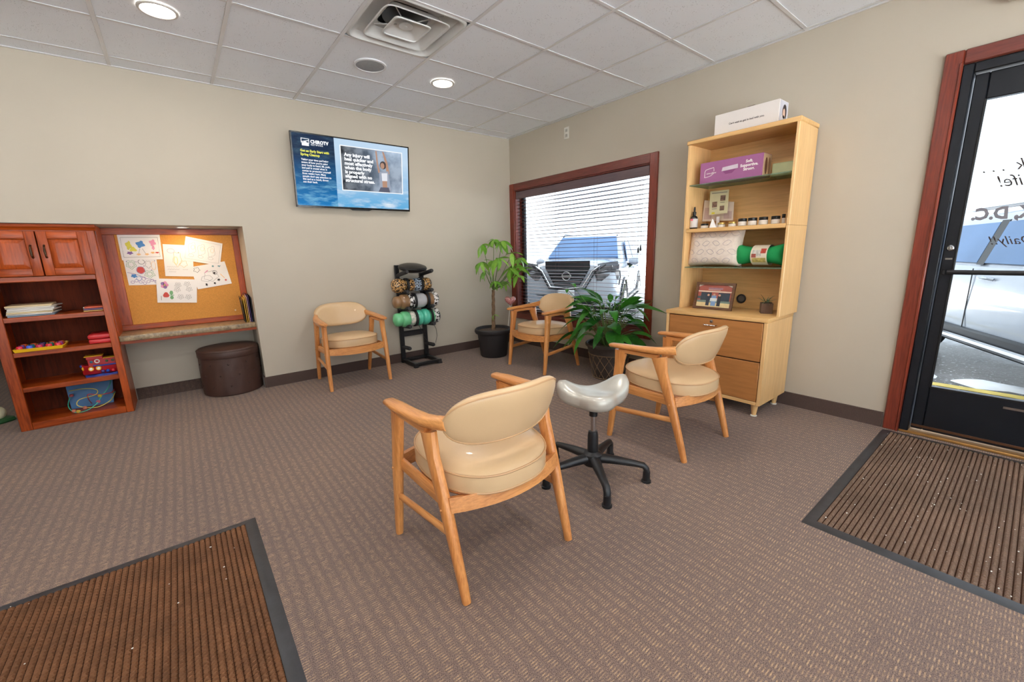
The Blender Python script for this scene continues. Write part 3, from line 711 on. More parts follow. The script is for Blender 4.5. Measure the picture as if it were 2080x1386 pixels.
part('column', G().lathe([(.030, .10), (.028, .24), (.024, .262), (.018, .264)], (sx0, sy0, 0), 20), m_black, t)
part('hub', G().lathe([(.050, .075), (.056, .10), (.050, .135), (.032, .150)], (sx0, sy0, 0), 20), m_black, t)
for k in range(5):
    a_ = math.radians(-125+72*k); d = Vector((math.cos(a_), math.sin(a_), 0)); c0 = Vector((sx0, sy0, 0))
    lg = part('base_leg', G().tube([c0+d*.03+ZU*.112, c0+d*.12+ZU*.108, c0+d*.22+ZU*.098, c0+d*.262+ZU*.092, c0+d*.278+ZU*.075, c0+d*.280+ZU*.05], 0, 12, flat=[(.030, .026), (.026, .022), (.020, .017), (.019, .016), (.019, .016), (.019, .016)]), m_black, t)
    e = c0+d*.280
    part('foot_post', G().lathe([(.0185, .06), (.020, .012), (.025, .010), (.025, 0)], (e.x, e.y, 0), 16), m_black, lg)

# ------------------------------------------------------------------ television
def on(px, py, y): return W(px, py, 1, y)
yt, yb = -.135, -.055
TL, TR, BR, BL = on(589, 265, yt), on(831, 299, yt), on(831, 430, yb), on(602, 420, yb)
xl, xr = (TL.x+BL.x)/2, (TR.x+BR.x)/2; ztp, zbt = (TL.z+TR.z)/2, (BL.z+BR.z)/2
xl, xr = xl, xr
vY = (Vector((0, yt, ztp))-Vector((0, yb, zbt))); tvh = vY.length; vY.normalize(); nT = XA.cross(vY)    # facing the room
o0 = Vector((xl, yb, zbt)); tvw = xr-xl
def TVp(u, v, d=0.0):       # u from left, v from top, on the glass
    return o0+XA*(bez+u*(tvw-2*bez))+vY*(bez*1.6+(1-v)*(tvh-bez*2.6))+nT*d
bez = .011
t = thing('television', 'wall-mounted flat television tilted down and showing a blue health advert', 'television', ((xl+xr)/2, -.03, zbt))
g = G().prism([o0, o0+XA*tvw, o0+XA*tvw+vY*tvh, o0+vY*tvh], -nT*.028); part('casing', g, m_black, t)
g = G()
for a_, b_, c_, d_ in ((0, 0, tvw, bez*1.6), (0, tvh-bez, tvw, tvh), (0, 0, bez, tvh), (tvw-bez, 0, tvw, tvh)):
    g.prism([o0+XA*a_+vY*b_, o0+XA*c_+vY*b_, o0+XA*c_+vY*d_, o0+XA*a_+vY*d_], nT*.004)
part('bezel', g, M('gloss_black', S(16, 16, 18), .15), t)
g = G().prism([o0+XA*tvw*.45-vY*.012, o0+XA*tvw*.60-vY*.012, o0+XA*tvw*.63, o0+XA*tvw*.43], nT*.003); part('logo_tab', g, m_black, t)
part('wall_bracket', G().box(((xl+xr)/2-.2, -.06, zbt+.18), ((xl+xr)/2+.2, -.001, zbt+.45), .01), m_blackm, t)
def screenmat(name, c_top, c_bot, streak, sc=6, amount=.5, strength=.8):
    m, nt, p = nodes(name)
    v = coords(nt, (1, 1, 1)); tc = nt.nodes.new('ShaderNodeTexCoord')
    sp = nt.nodes.new('ShaderNodeSeparateXYZ'); nt.links.new(tc.outputs['Generated'], sp.inputs[0])
    base = ramp(nt, sp.outputs[2], [(0.0, c_bot), (.75, c_top), (1.0, c_top)])
    mp = nt.nodes.new('ShaderNodeMapping'); nt.links.new(tc.outputs['Object'], mp.inputs[0]); mp.inputs['Rotation'].default_value = (0, .5, 0); mp.inputs['Scale'].default_value = (1.0, 1, 4.0)
    n = noise(nt, mp.outputs[0], sc, 6, .62)
    k = ramp(nt, n, [(.48, (0, 0, 0, 1)), (.72, (amount, amount, amount, 1))])
    fade = ramp(nt, sp.outputs[2], [(.05, (1, 1, 1, 1)), (.55, (.12, .12, .12, 1))])
    k = mixc(nt, 1.0, k, fade, 'MULTIPLY')
    c = mixc(nt, k, base, streak)
    p.inputs['Base Color'].default_value = (.004, .004, .004, 1); p.inputs['Roughness'].default_value = .3; p.inputs['Specular IOR Level'].default_value = .08
    nt.links.new(c, p.inputs['Emission Color']); p.inputs['Emission Strength'].default_value = strength
    return m
def panel(name, u0, v0, u1, v1, mat, d, parent, th=.0008):
    return part(name, G().prism([TVp(u0, v1, d), TVp(u1, v1, d), TVp(u1, v0, d), TVp(u0, v0, d)], nT*th), mat, parent)
scr = panel('screen', 0, 0, 1, 1, screenmat('screen_sky', S(196, 222, 246), S(96, 176, 226), S(238, 246, 252), 4, 1.0), .0005, t)
panel('screen_panel', 0, 0, .327, 1, screenmat('screen_navy', S(10, 36, 70), S(14, 124, 196), S(150, 214, 236), 7, .9), .0015, scr)
m_scw = emis('screen_white', S(244, 246, 250), .9); m_scy = emis('screen_yellow', S(226, 226, 70), .9)
panel('photo_border', .372, .085, .943, .748, m_scw, .0015, scr)
def photomat():
    m, nt, p = nodes('screen_photo')
    tc = nt.nodes.new('ShaderNodeTexCoord'); sp = nt.nodes.new('ShaderNodeSeparateXYZ'); nt.links.new(tc.outputs['Generated'], sp.inputs[0])
    cx = ramp(nt, sp.outputs[0], [(.05, S(16, 20, 28)), (.42, S(96, 108, 122)), (.62, S(170, 186, 204)), (1, S(188, 204, 222))])
    cz = ramp(nt, sp.outputs[2], [(.0, S(150, 160, 176)), (.35, S(96, 106, 122)), (.62, S(120, 132, 148)), (1, S(226, 236, 246))])
    c = mixc(nt, .6, cx, cz, 'MULTIPLY')
    c = mixc(nt, .25, c, ramp(nt, noise(nt, tc.outputs['Object'], 9, 3), [(.4, S(40, 46, 56)), (.6, S(200, 210, 222))]))
    p.inputs['Base Color'].default_value = (.004, .004, .004, 1); p.inputs['Roughness'].default_value = .3; p.inputs['Specular IOR Level'].default_value = .08
    nt.links.new(c, p.inputs['Emission Color']); p.inputs['Emission Strength'].default_value = 1.0
    return m
ph = panel('photo', .380, .098, .934, .735, photomat(), .0025, scr)
def poly(name, pts, mat, d, parent): return part(name, G().prism([TVp(u, v, d) for u, v in pts], nT*.0004), mat, parent)
def ell(u, v, ru, rv, k=18): return [(u+ru*math.cos(2*PI*i/k), v-rv*math.sin(2*PI*i/k)) for i in range(k)]
m_skin = emis('screen_skin', S(196, 150, 124), .7); m_hair = emis('screen_hair', S(52, 46, 50), .8); m_jkt = emis('screen_jacket', S(158, 166, 184), .8); m_top = emis('screen_top', S(226, 228, 236), .85); m_leg = emis('screen_leggings', S(86, 88, 108), .8)
poly('figure_hair', ell(.752, .315, .030, .062), m_hair, .0035, scr)
poly('figure_arm', [(.684, .11), (.698, .11), (.706, .30), (.722, .43), (.705, .44), (.692, .28)], m_skin, .0035, scr)
poly('figure_arm', [(.748, .105), (.764, .115), (.796, .27), (.812, .44), (.785, .45), (.775, .29)], m_skin, .0035, scr)
poly('figure_jacket', [(.715, .42), (.80, .40), (.822, .70), (.712, .70)], m_jkt, .0035, scr)
poly('figure_torso', [(.738, .46), (.785, .46), (.786, .66), (.742, .66)], m_skin, .0042, scr)
poly('figure_top', [(.735, .44), (.79, .43), (.788, .555), (.738, .56)], m_top, .0046, scr)
poly('figure_leggings', [(.722, .66), (.80, .655), (.812, .733), (.700, .733)], m_leg, .0046, scr)
poly('figure_face', ell(.746, .325, .019, .046), m_skin, .0046, scr)
def ttext(s, u, v, cap, wid=None, mat=m_scw, bold=.0012, sx=.9, spacing=1.0):
    return text('screen_text', s, cap*tvh/.69, TVp(u, v, .0034), XA, vY, mat, scr, bold=bold, sx=sx, spacing=spacing, off=0)
for i, s in enumerate(('Any injury will', 'heal quicker and', 'most effectively', 'when the body', 'is properly', 'aligned with no', 'structural stress.')):
    ttext(s, .406, .237+.0625*i, .044, bold=.0022, sx=1.04)
ttext('Get an Early Start with', .055, .244, .030, mat=m_scy, bold=.0012, sx=.96); ttext('Spring Cleanup', .055, .294, .030, mat=m_scy, bold=.0012, sx=.96)
for i, s in enumerate(('Taking your time and being', "aware of how you're using", 'your body to bend, lift, push,', 'and pull is crucial when it', 'comes to protecting yourself', 'from getting hurt. Many', "people don't pay attention to", 'this and as a result, throw', 'out their back.')):
    ttext(s, .057, .362+.0388*i, .0245, bold=.0007, sx=.93)
ttext('CHIROTV', .139, .118, .042, bold=.0022, sx=.92); ttext('NETWORK', .142, .147, .017, bold=.0006, sx=1.0, spacing=1.5)
for pts in ([(.067, .059), (.130, .062), (.130, .070), (.067, .067)], [(.067, .059), (.072, .059), (.072, .125), (.067, .125)], [(.125, .062), (.130, .062), (.130, .128), (.125, .128)], [(.072, .105), (.125, .082), (.125, .092), (.072, .115)], ell(.083, .132, .011, .018), ell(.099, .124, .013, .022), ell(.115, .132, .011, .018), [(.072, .135), (.126, .135), (.126, .162), (.072, .162)]):
    poly('network_logo', pts, m_scw, .0034, scr)

# ------------------------------------------------------------------ cherry bookcase built into the alcove
FY = .05                                   # front face of the built-in
bx0, bx1, by1 = -4.612, -3.985, .40
t = thing('bookcase', 'cherry wood built-in bookcase with two raised-panel doors over open shelves', 'bookcase', ((bx0+bx1)/2, .2, 0))
part('side_panel', G().box((bx0, FY+.02, 0), (bx0+.02, by1, 1.47)), m_cherry, t); part('side_panel', G().box((bx1-.02, FY+.02, 0), (bx1, by1, 1.47)), m_cherry, t)
part('back_panel', G().box((bx0+.02, by1-.012, .03), (bx1-.02, by1, 1.47)), m_cherryd, t)
part('stile', G().box((bx0, FY, 0), (bx0+.062, FY+.02, 1.445), .003), m_cherry, t); part('stile', G().box((bx1-.047, FY, 0), (bx1, FY+.02, 1.445), .003), m_cherry, t)
part('bottom_rail', G().box((bx0+.062, FY+.001, 0), (bx1-.047, FY+.02, .055), .003), m_cherryx, t)
part('middle_rail', G().box((bx0+.062, FY+.001, 1.085), (bx1-.047, FY+.02, 1.122), .003), m_cherryx, t)
part('top_rail', G().box((bx0, FY+.001, 1.435), (bx1, FY+.02, 1.47), .003), m_cherryx, t)
part('crown', G().loops([[Vector((x, FY+dy, z)) for dy, z in ((.02, 1.44), (-.006, 1.445), (-.012, 1.458), (-.030, 1.468), (-.034, 1.486), (.02, 1.486))] for x in (bx0, bx1+.012)]), m_cherryx, t)
part('shelf', G().box((bx0+.02, FY+.02, .03), (bx1-.02, by1-.012, .055)), m_cherryx, t)
for z in (.585, .838, .322, 1.118): part('shelf', G().box((bx0+.02, FY+.012, z-.036), (bx1-.02, by1-.012, z), .003), m_cherryx, t)
def rdoor(x0, x1, hx):
    z0_, z1_, w_ = 1.124, 1.436, .052
    d = part('door', G().box((x0, FY-.006, z0_), (x1, FY, z1_)), m_cherry, t)
    for lo, hi, mm in (((x0, z0_), (x0+w_, z1_), m_cherry), ((x1-w_, z0_), (x1, z1_), m_cherry), ((x0+w_, z0_), (x1-w_, z0_+w_), m_cherryx), ((x0+w_, z1_-w_), (x1-w_, z1_), m_cherryx)):
        part('door_rail', G().box((lo[0], FY-.021, lo[1]), (hi[0], FY-.004, hi[1]), .0035, 2), mm, d)
    a_, b_, c_, e_ = x0+w_, x1-w_, z0_+w_, z1_-w_
    def rg(i_, y_): return [Vector(q) for q in ((a_+i_, y_, c_+i_), (b_-i_, y_, c_+i_), (b_-i_, y_, e_-i_), (a_+i_, y_, e_-i_))]
    part('raised_panel', G().loops([rg(0, FY-.0055), rg(.002, FY-.008), rg(.030, FY-.020), rg(.034, FY-.0205)]), m_cherry, d, sharp=20)
    part('handle', G().tube([(hx, FY-.020, 1.338), (hx, FY-.040, 1.326), (hx, FY-.044, 1.295), (hx, FY-.040, 1.264), (hx, FY-.020, 1.252)], [.007, .005, .0075, .005, .007], 8), M('bronze_pull', S(86, 66, 50), .35, metal=.8), d)
rdoor(bx0+.058, -4.293, -4.325); rdoor(-4.287, bx1-.043, -4.258)

# contents of the shelves
m_mag = [M('magazine_%s' % n, S(*c), .6, var=.05) for n, c in (('white', (226, 220, 208)), ('cream', (212, 190, 148)), ('blue', (112, 132, 150)), ('pale', (216, 212, 206)))]
zz = .838
for k, (h, mi, dx, ang) in enumerate(((.012, 2, 0, 2), (.010, 3, .004, -3), (.012, 1, -.006, 4), (.011, 0, .008, -2), (.014, 3, .0, 5), (.010, 0, .012, -6), (.012, 1, -.004, 3))):
    c_ = Vector((-4.42+dx, .20, zz+h/2)); g = G().box((c_.x-.115, c_.y-.125, zz), (c_.x+.115, c_.y+.125, zz+h-.0006), .002, rot=Matrix.Rotation(math.radians(ang), 3, 'Z'))
    lab = ['blue-edged magazine at the bottom of the paper stack', 'pale booklet second from the bottom of the paper stack', 'cream booklet low in the paper stack', 'white magazine in the middle of the paper stack', 'thick pale booklet above the middle of the paper stack', 'white magazine second from the top of the paper stack', 'cream folder on top of the paper stack'][k]
    solo('magazine', g, m_mag[mi], lab+' on the shelf', 'magazine', 'stack of papers on the bookcase shelf', base=(c_.x, c_.y, zz)); zz += h
zz = .838
for k, (h, c, lab) in enumerate((((.010), (206, 166, 96), 'thin tan book under the purple book on the shelf'), (.015, (96, 70, 104), 'purple book between a tan and an orange book'), (.014, (198, 84, 52), 'orange-red book on top of the short book stack'))):
    g = G().box((-4.15+.004*k, .10, zz), (-4.02, .30, zz+h-.0006), .003)
    t2 = thing('book', lab, 'book', (-4.085, .20, zz), 0, 'short book stack on the shelf'); part('cover', g, M('book_%d' % k, S(*c), .5), t2); part('page_block', G().box((-4.146+.004*k, .102, zz+.003), (-4.146, .298, zz+h-.0036)), m_paper, t2); zz += h
# yellow tray of peg toys
zz = .585
t = thing('peg_tray_toy', 'yellow plastic tray toy with red and blue round pegs', 'toy', (-4.42, .17, zz))
part('tray', G().loops([[Vector((-4.42+sx_*a_, .17+sy_*b_, z_)) for sx_, sy_ in ((-1, -.8), (-.95, -1), (.95, -1), (1, -.8), (1, .8), (.95, 1), (-.95, 1), (-1, .8))] for a_, b_, z_ in ((.125, .11, zz), (.132, .117, zz+.022), (.126, .111, zz+.024), (.122, .107, zz+.010))]), M('yellow_plastic', S(240, 186, 30), .3, coat=.3), t)
pegc = [(214, 40, 62), (62, 96, 214), (196, 40, 80), (206, 36, 54), (210, 40, 60), (120, 60, 140), (24, 110, 120), (110, 50, 110), (30, 100, 90), (150, 60, 130), (226, 92, 40), (220, 90, 44), (40, 60, 120), (228, 100, 50), (200, 80, 60)]
for k in range(15):
    i_, j_ = k % 5, k//5; px_, py_ = -4.42-.098+i_*.049, .09+j_*.06
    part('peg', G().lathe([(.017, zz+.010), (.017, zz+.034), (.014, zz+.040), (.005, zz+.041)], (px_, py_, 0), 14), M('peg_%d' % k, S(*pegc[k]), .25, coat=.4), t)
t = thing('red_case', 'red plastic carry case lying on the shelf', 'case', (-4.08, .17, zz))
part('lower_shell', G().box((-4.16, .09, zz), (-4.02, .30, zz+.034), .010, 2), M('red_plastic', S(204, 44, 48), .35), t); part('lid', G().box((-4.162, .088, zz+.036), (-4.02, .302, zz+.072), .012, 2), M('red_plastic', S(204, 44, 48), .35), t)
# toy boat
zz = .322; bx, by = -4.13, .17
m_red = M('boat_red', S(176, 26, 36), .3, coat=.3); m_blu = M('boat_blue', S(28, 58, 150), .3, coat=.3); m_yel = M('boat_yellow', S(236, 176, 40), .35)
t = thing('toy_boat', 'red and blue plastic toy boat with yellow-ringed portholes', 'toy boat', (bx, by, zz))
part('wave_base', G().loops([[Vector((bx+x_, by+s_*w_, z_)) for s_, z_ in ((-1, zz), (1, zz), (1, zz+h_), (-1, zz+h_))] for x_, w_, h_ in ((-.105, .02, .008), (-.095, .05, .014), (-.05, .06, .010), (0, .062, .018), (.05, .06, .012), (.10, .05, .018))]), m_blu, t)
part('hull', G().loops([[Vector((bx+x_, by+s_*w_, z_)) for s_, z_ in ((-.6, zz+.016), (.6, zz+.016), (1, zz+.05), (1.05, h_), (-1.05, h_), (-1, zz+.05))] for x_, w_, h_ in ((-.112, .010, zz+.098), (-.09, .034, zz+.092), (-.05, .05, zz+.084), (.0, .054, zz+.080), (.10, .05, zz+.080))]), m_red, t)
part('gunwale', G().tube([(bx-.04, by-.053, zz+.086), (bx+.02, by-.056, zz+.083), (bx+.10, by-.052, zz+.083)], .006, 8), m_blu, t)
part('prow', G().ball((bx-.112, by, zz+.085), .014, 12, 8), m_blu, t); part('anchor', G().ball((bx-.106, by-.02, zz+.066), .012, 8, 6, (.6, .8, 1.3)), m_yel, t)
part('wheelhouse', G().box((bx-.07, by-.035, zz+.082), (bx+.10, by+.035, zz+.135), .004), m_red, t); part('bridge', G().box((bx-.075, by-.036, zz+.133), (bx+.02, by+.036, zz+.158), .004), m_red, t)
part('roof', G().box((bx-.085, by-.042, zz+.157), (bx+.025, by+.042, zz+.165), .003), m_yel, t); part('roof', G().box((bx+.02, by-.04, zz+.134), (bx+.10, by+.04, zz+.140), .002), m_yel, t)
for dx, dz, r in ((-.055, .064, .017), (-.012, .064, .017)):
    e = part('porthole_ring', G().lathe([(r, -.058), (r*.9, -.063), (r*.6, -.061)], (bx+dx, by, zz+dz), 18, 'y'), m_yel, t); part('porthole', G().lathe([(r*.6, -.0612), (r*.3, -.064)], (bx+dx, by, zz+dz), 14, 'y'), m_paper, e)
part('porthole_ring', G().tube([(bx-.015+.013*math.cos(a_), by-.038, zz+.118+.013*math.sin(a_)) for a_ in [2*PI*k/14 for k in range(14)]], .004, 6, closed=True), m_paper, t)
part('porthole', G().lathe([(.010, -.038), (.006, -.041)], (bx-.048, by, zz+.116), 12, 'y'), M('boat_teal', S(24, 100, 130), .3), t)
for dx in (.04, .075): part('porthole', G().lathe([(.010, -.036), (.006, -.040)], (bx+dx, by, zz+.112), 12, 'y'), M('boat_green', S(60, 84, 50), .4), t)
for dx, c in ((.008, (70, 60, 130)), (.036, (30, 70, 160)), (.070, (214, 34, 40))): part('ball', G().ball((bx+dx, by-.052, zz+.034), .013, 12, 8), M('boat_ball_%d' % int(dx*1000), S(*c), .25), t)
# bead maze on a blue board
zz = .055; t = thing('bead_maze', 'blue board toy with looping wires and wooden beads', 'toy', (-4.24, .2, zz))
part('board', G().prism([(-4.37, .26, zz), (-4.12, .26, zz), (-4.10, .31, zz+.20), (-4.38, .31, zz+.20)], (0, .02, .004)), M('board_blue', S(14, 92, 146), .4, var=.15), t)
def wire(pts, c):
    P_ = [Vector(p_) for p_ in pts]; out = []
    for i in range(len(P_)-1):
        a_, b_, c_, d_ = P_[max(i-1, 0)], P_[i], P_[i+1], P_[min(i+2, len(P_)-1)]
        for u_ in (0, .2, .4, .6, .8): out.append(.5*((2*b_)+(c_-a_)*u_+(2*a_-5*b_+4*c_-d_)*u_**2+(3*b_-a_-3*c_+d_)*u_**3))
    part('wire', G().tube(out+[P_[-1]], .003, 6), M('wire_%02x%02x%02x' % c, S(*c), .35), t)
wire([(-4.36, .27, zz+.15), (-4.26, .20, zz+.165), (-4.19, .16, zz+.15), (-4.20, .14, zz+.115), (-4.29, .13, zz+.10), (-4.31, .12, zz+.06), (-4.26, .11, zz+.03), (-4.19, .10, zz+.022), (-4.12, .14, zz+.05), (-4.10, .25, zz+.08)], (206, 190, 86))
wire([(-4.36, .27, zz+.11), (-4.37, .18, zz+.05), (-4.33, .11, zz+.008), (-4.26, .09, zz+.012), (-4.20, .10, zz+.05), (-4.17, .16, zz+.09), (-4.12, .22, zz+.15), (-4.11, .28, zz+.19)], (66, 190, 160))
wire([(-4.25, .26, zz+.02), (-4.25, .18, zz+.08), (-4.24, .15, zz+.125), (-4.18, .16, zz+.105), (-4.11, .2, zz+.10), (-4.10, .26, zz+.11)], (214, 50, 62))
for c, p_ in (((186, 90, 96), (-4.35, .25, zz+.115)), ((196, 120, 96), (-4.335, .12, zz+.018)), ((206, 170, 70), (-4.31, .105, zz+.012)), ((196, 120, 90), (-4.27, .11, zz+.032)), ((200, 180, 60), (-4.178, .15, zz+.098)), ((170, 90, 110), (-4.19, .12, zz+.06)), ((70, 96, 90), (-4.105, .24, zz+.09))):
    part('bead', G().lathe([(.004, -.012), (.012, -.008), (.013, .006), (.004, .012)], p_, 12), M('bead_%d_%d' % c[:2], S(*c), .4), t)

# ------------------------------------------------------------------ alcove desk, pin board, papers
t = thing('alcove_desk', 'stone-look laminate desk shelf spanning the alcove beside the bookcase', 'desk', (-3.5, .25, .55))
def granite():
    m, nt, p = nodes('speckled_laminate'); v = coords(nt)
    c = ramp(nt, noise(nt, v, 38, 6, .7), [(.32, S(104, 88, 70)), (.5, S(152, 130, 100)), (.66, S(186, 164, 132))]); nt.links.new(c, p.inputs['Base Color']); p.inputs['Roughness'].default_value = .3
    return m
part('desk_top', G().box((bx1+.001, .085, .577), (NX1-.002, NY-.002, .622), .006, 2), granite(), t)
part('apron', G().box((bx1+.001, .10, .553), (NX1, .118, .577)), m_cherryx, t)
t = thing('pin_board', 'cork pin board in a cherry frame on the back of the alcove', 'pin board', (-3.5, NY, .623))
yb0 = NY-.018
cx0, cx1, cz0, cz1 = -3.905, -3.085, .672, 1.432
part('frame_rail', G().box((bx1+.002, yb0-.006, .623), (NX1-.002, NY, cz0), .003), m_cherryx, t); part('frame_rail', G().box((bx1+.002, yb0-.006, cz1), (NX1-.002, NY, 1.485), .003), m_cherryx, t)
part('frame_stile', G().box((bx1+.002, yb0-.006, cz0), (cx0, NY, cz1), .003), m_cherry, t); part('frame_stile', G().box((cx1, yb0-.006, cz0), (NX1-.002, NY, cz1), .003), m_cherry, t)
part('cork', G().box((cx0, yb0, cz0), (cx1, NY, cz1)), M('cork_sheet', S(206, 142, 66), .9, var=.10, vs=130, bmp=.4, bs=300), t)
part('cherry_side', G().box((bx1+.0005, FY+.03, .623), (bx1+.006, yb0-.006, 1.485)), m_cherry, t)
# sheets: corners read off the photo on the board's plane
def pz(px, py, d=.004): return W(px, py, 1, yb0-d)
K = [m_ for m_ in (M('crayon_blue', S(84, 140, 200), .8), M('crayon_pink', S(224, 150, 180), .8), M('crayon_yellow', S(222, 214, 90), .8), M('crayon_violet', S(140, 110, 160), .8), M('crayon_green', S(120, 170, 120), .8), M('crayon_red', S(206, 84, 76), .8), M('crayon_orange', S(238, 190, 130), .8), M('pencil_grey', S(168, 162, 158), .8), M('marker_black', S(50, 44, 44), .8), M('crayon_teal', S(110, 160, 170), .8))]
def sheet(label, corners, d, draw):
    c4 = [pz(*c, d) for c in corners]                     # tl, tr, br, bl
    ctr_ = sum(c4, Vector())/4
    t_ = thing('drawing_sheet', label, 'drawing', (ctr_.x, ctr_.y, min(c.z for c in c4)), 0, "children's drawings on the pin board")
    part('paper', G().prism(c4, (0, .0012, 0)), m_paper, t_)
    def at(u, v): return c4[0]*(1-u)*(1-v)+c4[1]*u*(1-v)+c4[2]*u*v+c4[3]*(1-u)*v+Vector((0, -.0012, 0))
    def stroke(pts, k, r=.0016, closed=False):
        part('pen_stroke', G().tube([at(*p_) for p_ in pts], 0, 4, flat=(r, .0004), up=Vector((0, 1, 0)), closed=closed), K[k], t_)
    def blob(u, v, ru, rv, k, n=14, wob=.25, lobes=5):
        part('crayon_patch', G().prism([at(u+ru*(1+wob*math.sin(lobes*a_))*math.cos(a_), v+rv*(1+wob*math.sin(lobes*a_))*math.sin(a_)) for a_ in [2*PI*i/n for i in range(n)]], (0, -.0003, 0)), K[k], t_)
    def ringk(u, v, ru, rv, k, n=16, r=.0014, wob=0, lobes=5): stroke([(u+ru*(1+wob*math.sin(lobes*a_))*math.cos(a_), v+rv*(1+wob*math.sin(lobes*a_))*math.sin(a_)) for a_ in [2*PI*i/n for i in range(n)]], k, r, True)
    draw(stroke, blob, ringk)
def border(stroke, a_=.07, b_=.1, k=7, r=.001): stroke([(a_, b_), (1-a_, b_), (1-a_, 1-b_), (a_, 1-b_)], k, r, True)
def d1(stroke, blob, ringk):
    border(stroke, .06, .11, 8, .0011)
    blob(.22, .42, .07, .16, 2, lobes=4); blob(.31, .58, .08, .09, 2, lobes=3); blob(.22, .72, .07, .06, 3)
    blob(.5, .38, .10, .13, 0, lobes=4); stroke([(.47, .55), (.44, .68), (.42, .78)], 7); stroke([(.53, .55), (.57, .68), (.6, .78)], 7); blob(.42, .78, .05, .04, 6); blob(.62, .78, .05, .04, 6)
    blob(.80, .32, .075, .12, 1, lobes=4); blob(.80, .52, .035, .09, 1); blob(.77, .72, .05, .04, 6); blob(.88, .72, .05, .03, 5)
def d2(stroke, blob, ringk):
    ringk(.2, .2, .14, .16, 4, wob=.2); ringk(.2, .2, .09, .1, 4, wob=.2); ringk(.52, .1, .1, .09, 8); ringk(.72, .2, .09, .14, 7, wob=.2); ringk(.88, .25, .07, .16, 6)
    blob(.46, .42, .12, .13, 5, wob=.05); ringk(.46, .42, .13, .14, 3); ringk(.72, .58, .15, .14, 4, wob=.25); ringk(.72, .58, .09, .08, 4, wob=.25)
    stroke([(.04, .5), (.3, .58), (.6, .75), (.95, .88)], 3); blob(.22, .64, .09, .07, 0); ringk(.36, .74, .08, .08, 0, wob=.2); ringk(.5, .76, .06, .07, 3, wob=.2)
    for i in range(7): ringk(.14+i*.125, .88-.05*math.sin(i*1.6), .055, .05, 3, 10)
    for u, v in ((.08, .08), (.36, .1), (.58, .26), (.8, .42), (.93, .06)): blob(u, v, .015, .018, 3)
def d3(stroke, blob, ringk):
    ringk(.45, .45, .14, .22, 6, wob=.2); ringk(.40, .5, .06, .12, 2); ringk(.66, .60, .12, .10, 6, wob=.2); blob(.5, .25, .014, .014, 8); ringk(.25, .2, .12, .07, 1)
    for v, a_, b_ in ((.70, .08, .42), (.78, .1, .5), (.86, .14, .38), (.78, .62, .8)): stroke([(a_+(b_-a_)*i/9, v+.012*(-1)**i) for i in range(10)], 7, .0009)
def d4(stroke, blob, ringk):
    border(stroke, .05, .09, 7, .0009)
    for u in (.2, .45, .72): ringk(u, .45, .10, .24, 7, wob=.18, lobes=4, r=.0009); ringk(u+.02, .4, .05, .09, 6, r=.0009); ringk(u, .75, .07, .06, 7, r=.0009)
def d5(stroke, blob, ringk):
    ringk(.14, .16, .08, .1, 8, wob=.25); ringk(.48, .52, .2, .22, 7, wob=.15); ringk(.62, .40, .06, .09, 8); blob(.60, .42, .03, .05, 8); ringk(.34, .6, .16, .13, 7, wob=.1)
    stroke([(.34, .34), (.44, .26)], 1, .004); blob(.62, .12, .03, .04, 9); blob(.8, .14, .04, .06, 9); blob(.28, .86, .03, .06, 8, wob=.4); blob(.52, .86, .03, .05, 8, wob=.4); blob(.66, .74, .04, .05, 8, wob=.4); stroke([(.76, .5), (.84, .7)], 6, .003); blob(.86, .80, .03, .04, 5)
def d6(stroke, blob, ringk):
    for k in range(5): blob(.19+.055*math.cos(k*1.257), .26+.09*math.sin(k*1.257), .045, .07, 3 if k % 2 else 1, wob=0)
    blob(.19, .26, .025, .04, 2, wob=0); blob(.22, .68, .075, .11, 5, wob=.12, lobes=3); blob(.35, .58, .045, .09, 4, wob=.1); blob(.36, .78, .045, .08, 4, wob=.1); stroke([(.29, .68), (.42, .68)], 4, .003)
    for u, v in ((.52, .25), (.5, .45), (.75, .2), (.8, .42), (.58, .75), (.78, .75)): ringk(u, v, .07, .09, 7, wob=.3); ringk(u, v, .03, .04, 7)
    stroke([(.1, .72), (.1, .9)], 8, .0012)
sheet('bordered sheet of yellow, blue and pink crayon figures pinned top beside the frame', [(237, 477), (324, 477), (331, 527), (248, 529)], .0050, d1)
sheet('busy purple and green patterned colouring page under the blue crayon sheet', [(250, 527), (318, 527), (325, 578), (262, 580)], .0022, d2)
sheet('upright sheet with pale orange crayon and handwriting between the bordered sheets', [(330, 496), (391, 499), (394, 562), (336, 561)], .0030, d3)
sheet('tilted sheet with a faint line drawing inside a thin border', [(377, 480), (452, 495), (447, 540), (371, 528)], .0062, d4)
sheet('tilted outline drawing with black and teal spots lower on the cork', [(387, 543), (456, 531), (471, 576), (402, 588)], .0044, d5)
sheet('colouring page with a red tulip and a pink flower', [(317, 566), (400, 568), (400, 615), (320, 615)], .0072, d6)
q = pz(478, 630, .0); t = thing('push_pin', 'small clear push pin near the bottom of the cork', 'push pin', (q.x, yb0, q.z))
part('pin_head', G().lathe([(.006, -.012), (.003, -.008), (.006, -.001)], (q.x, yb0, q.z), 10, 'y'), M('clear_plastic', S(226, 214, 196), .2), t)
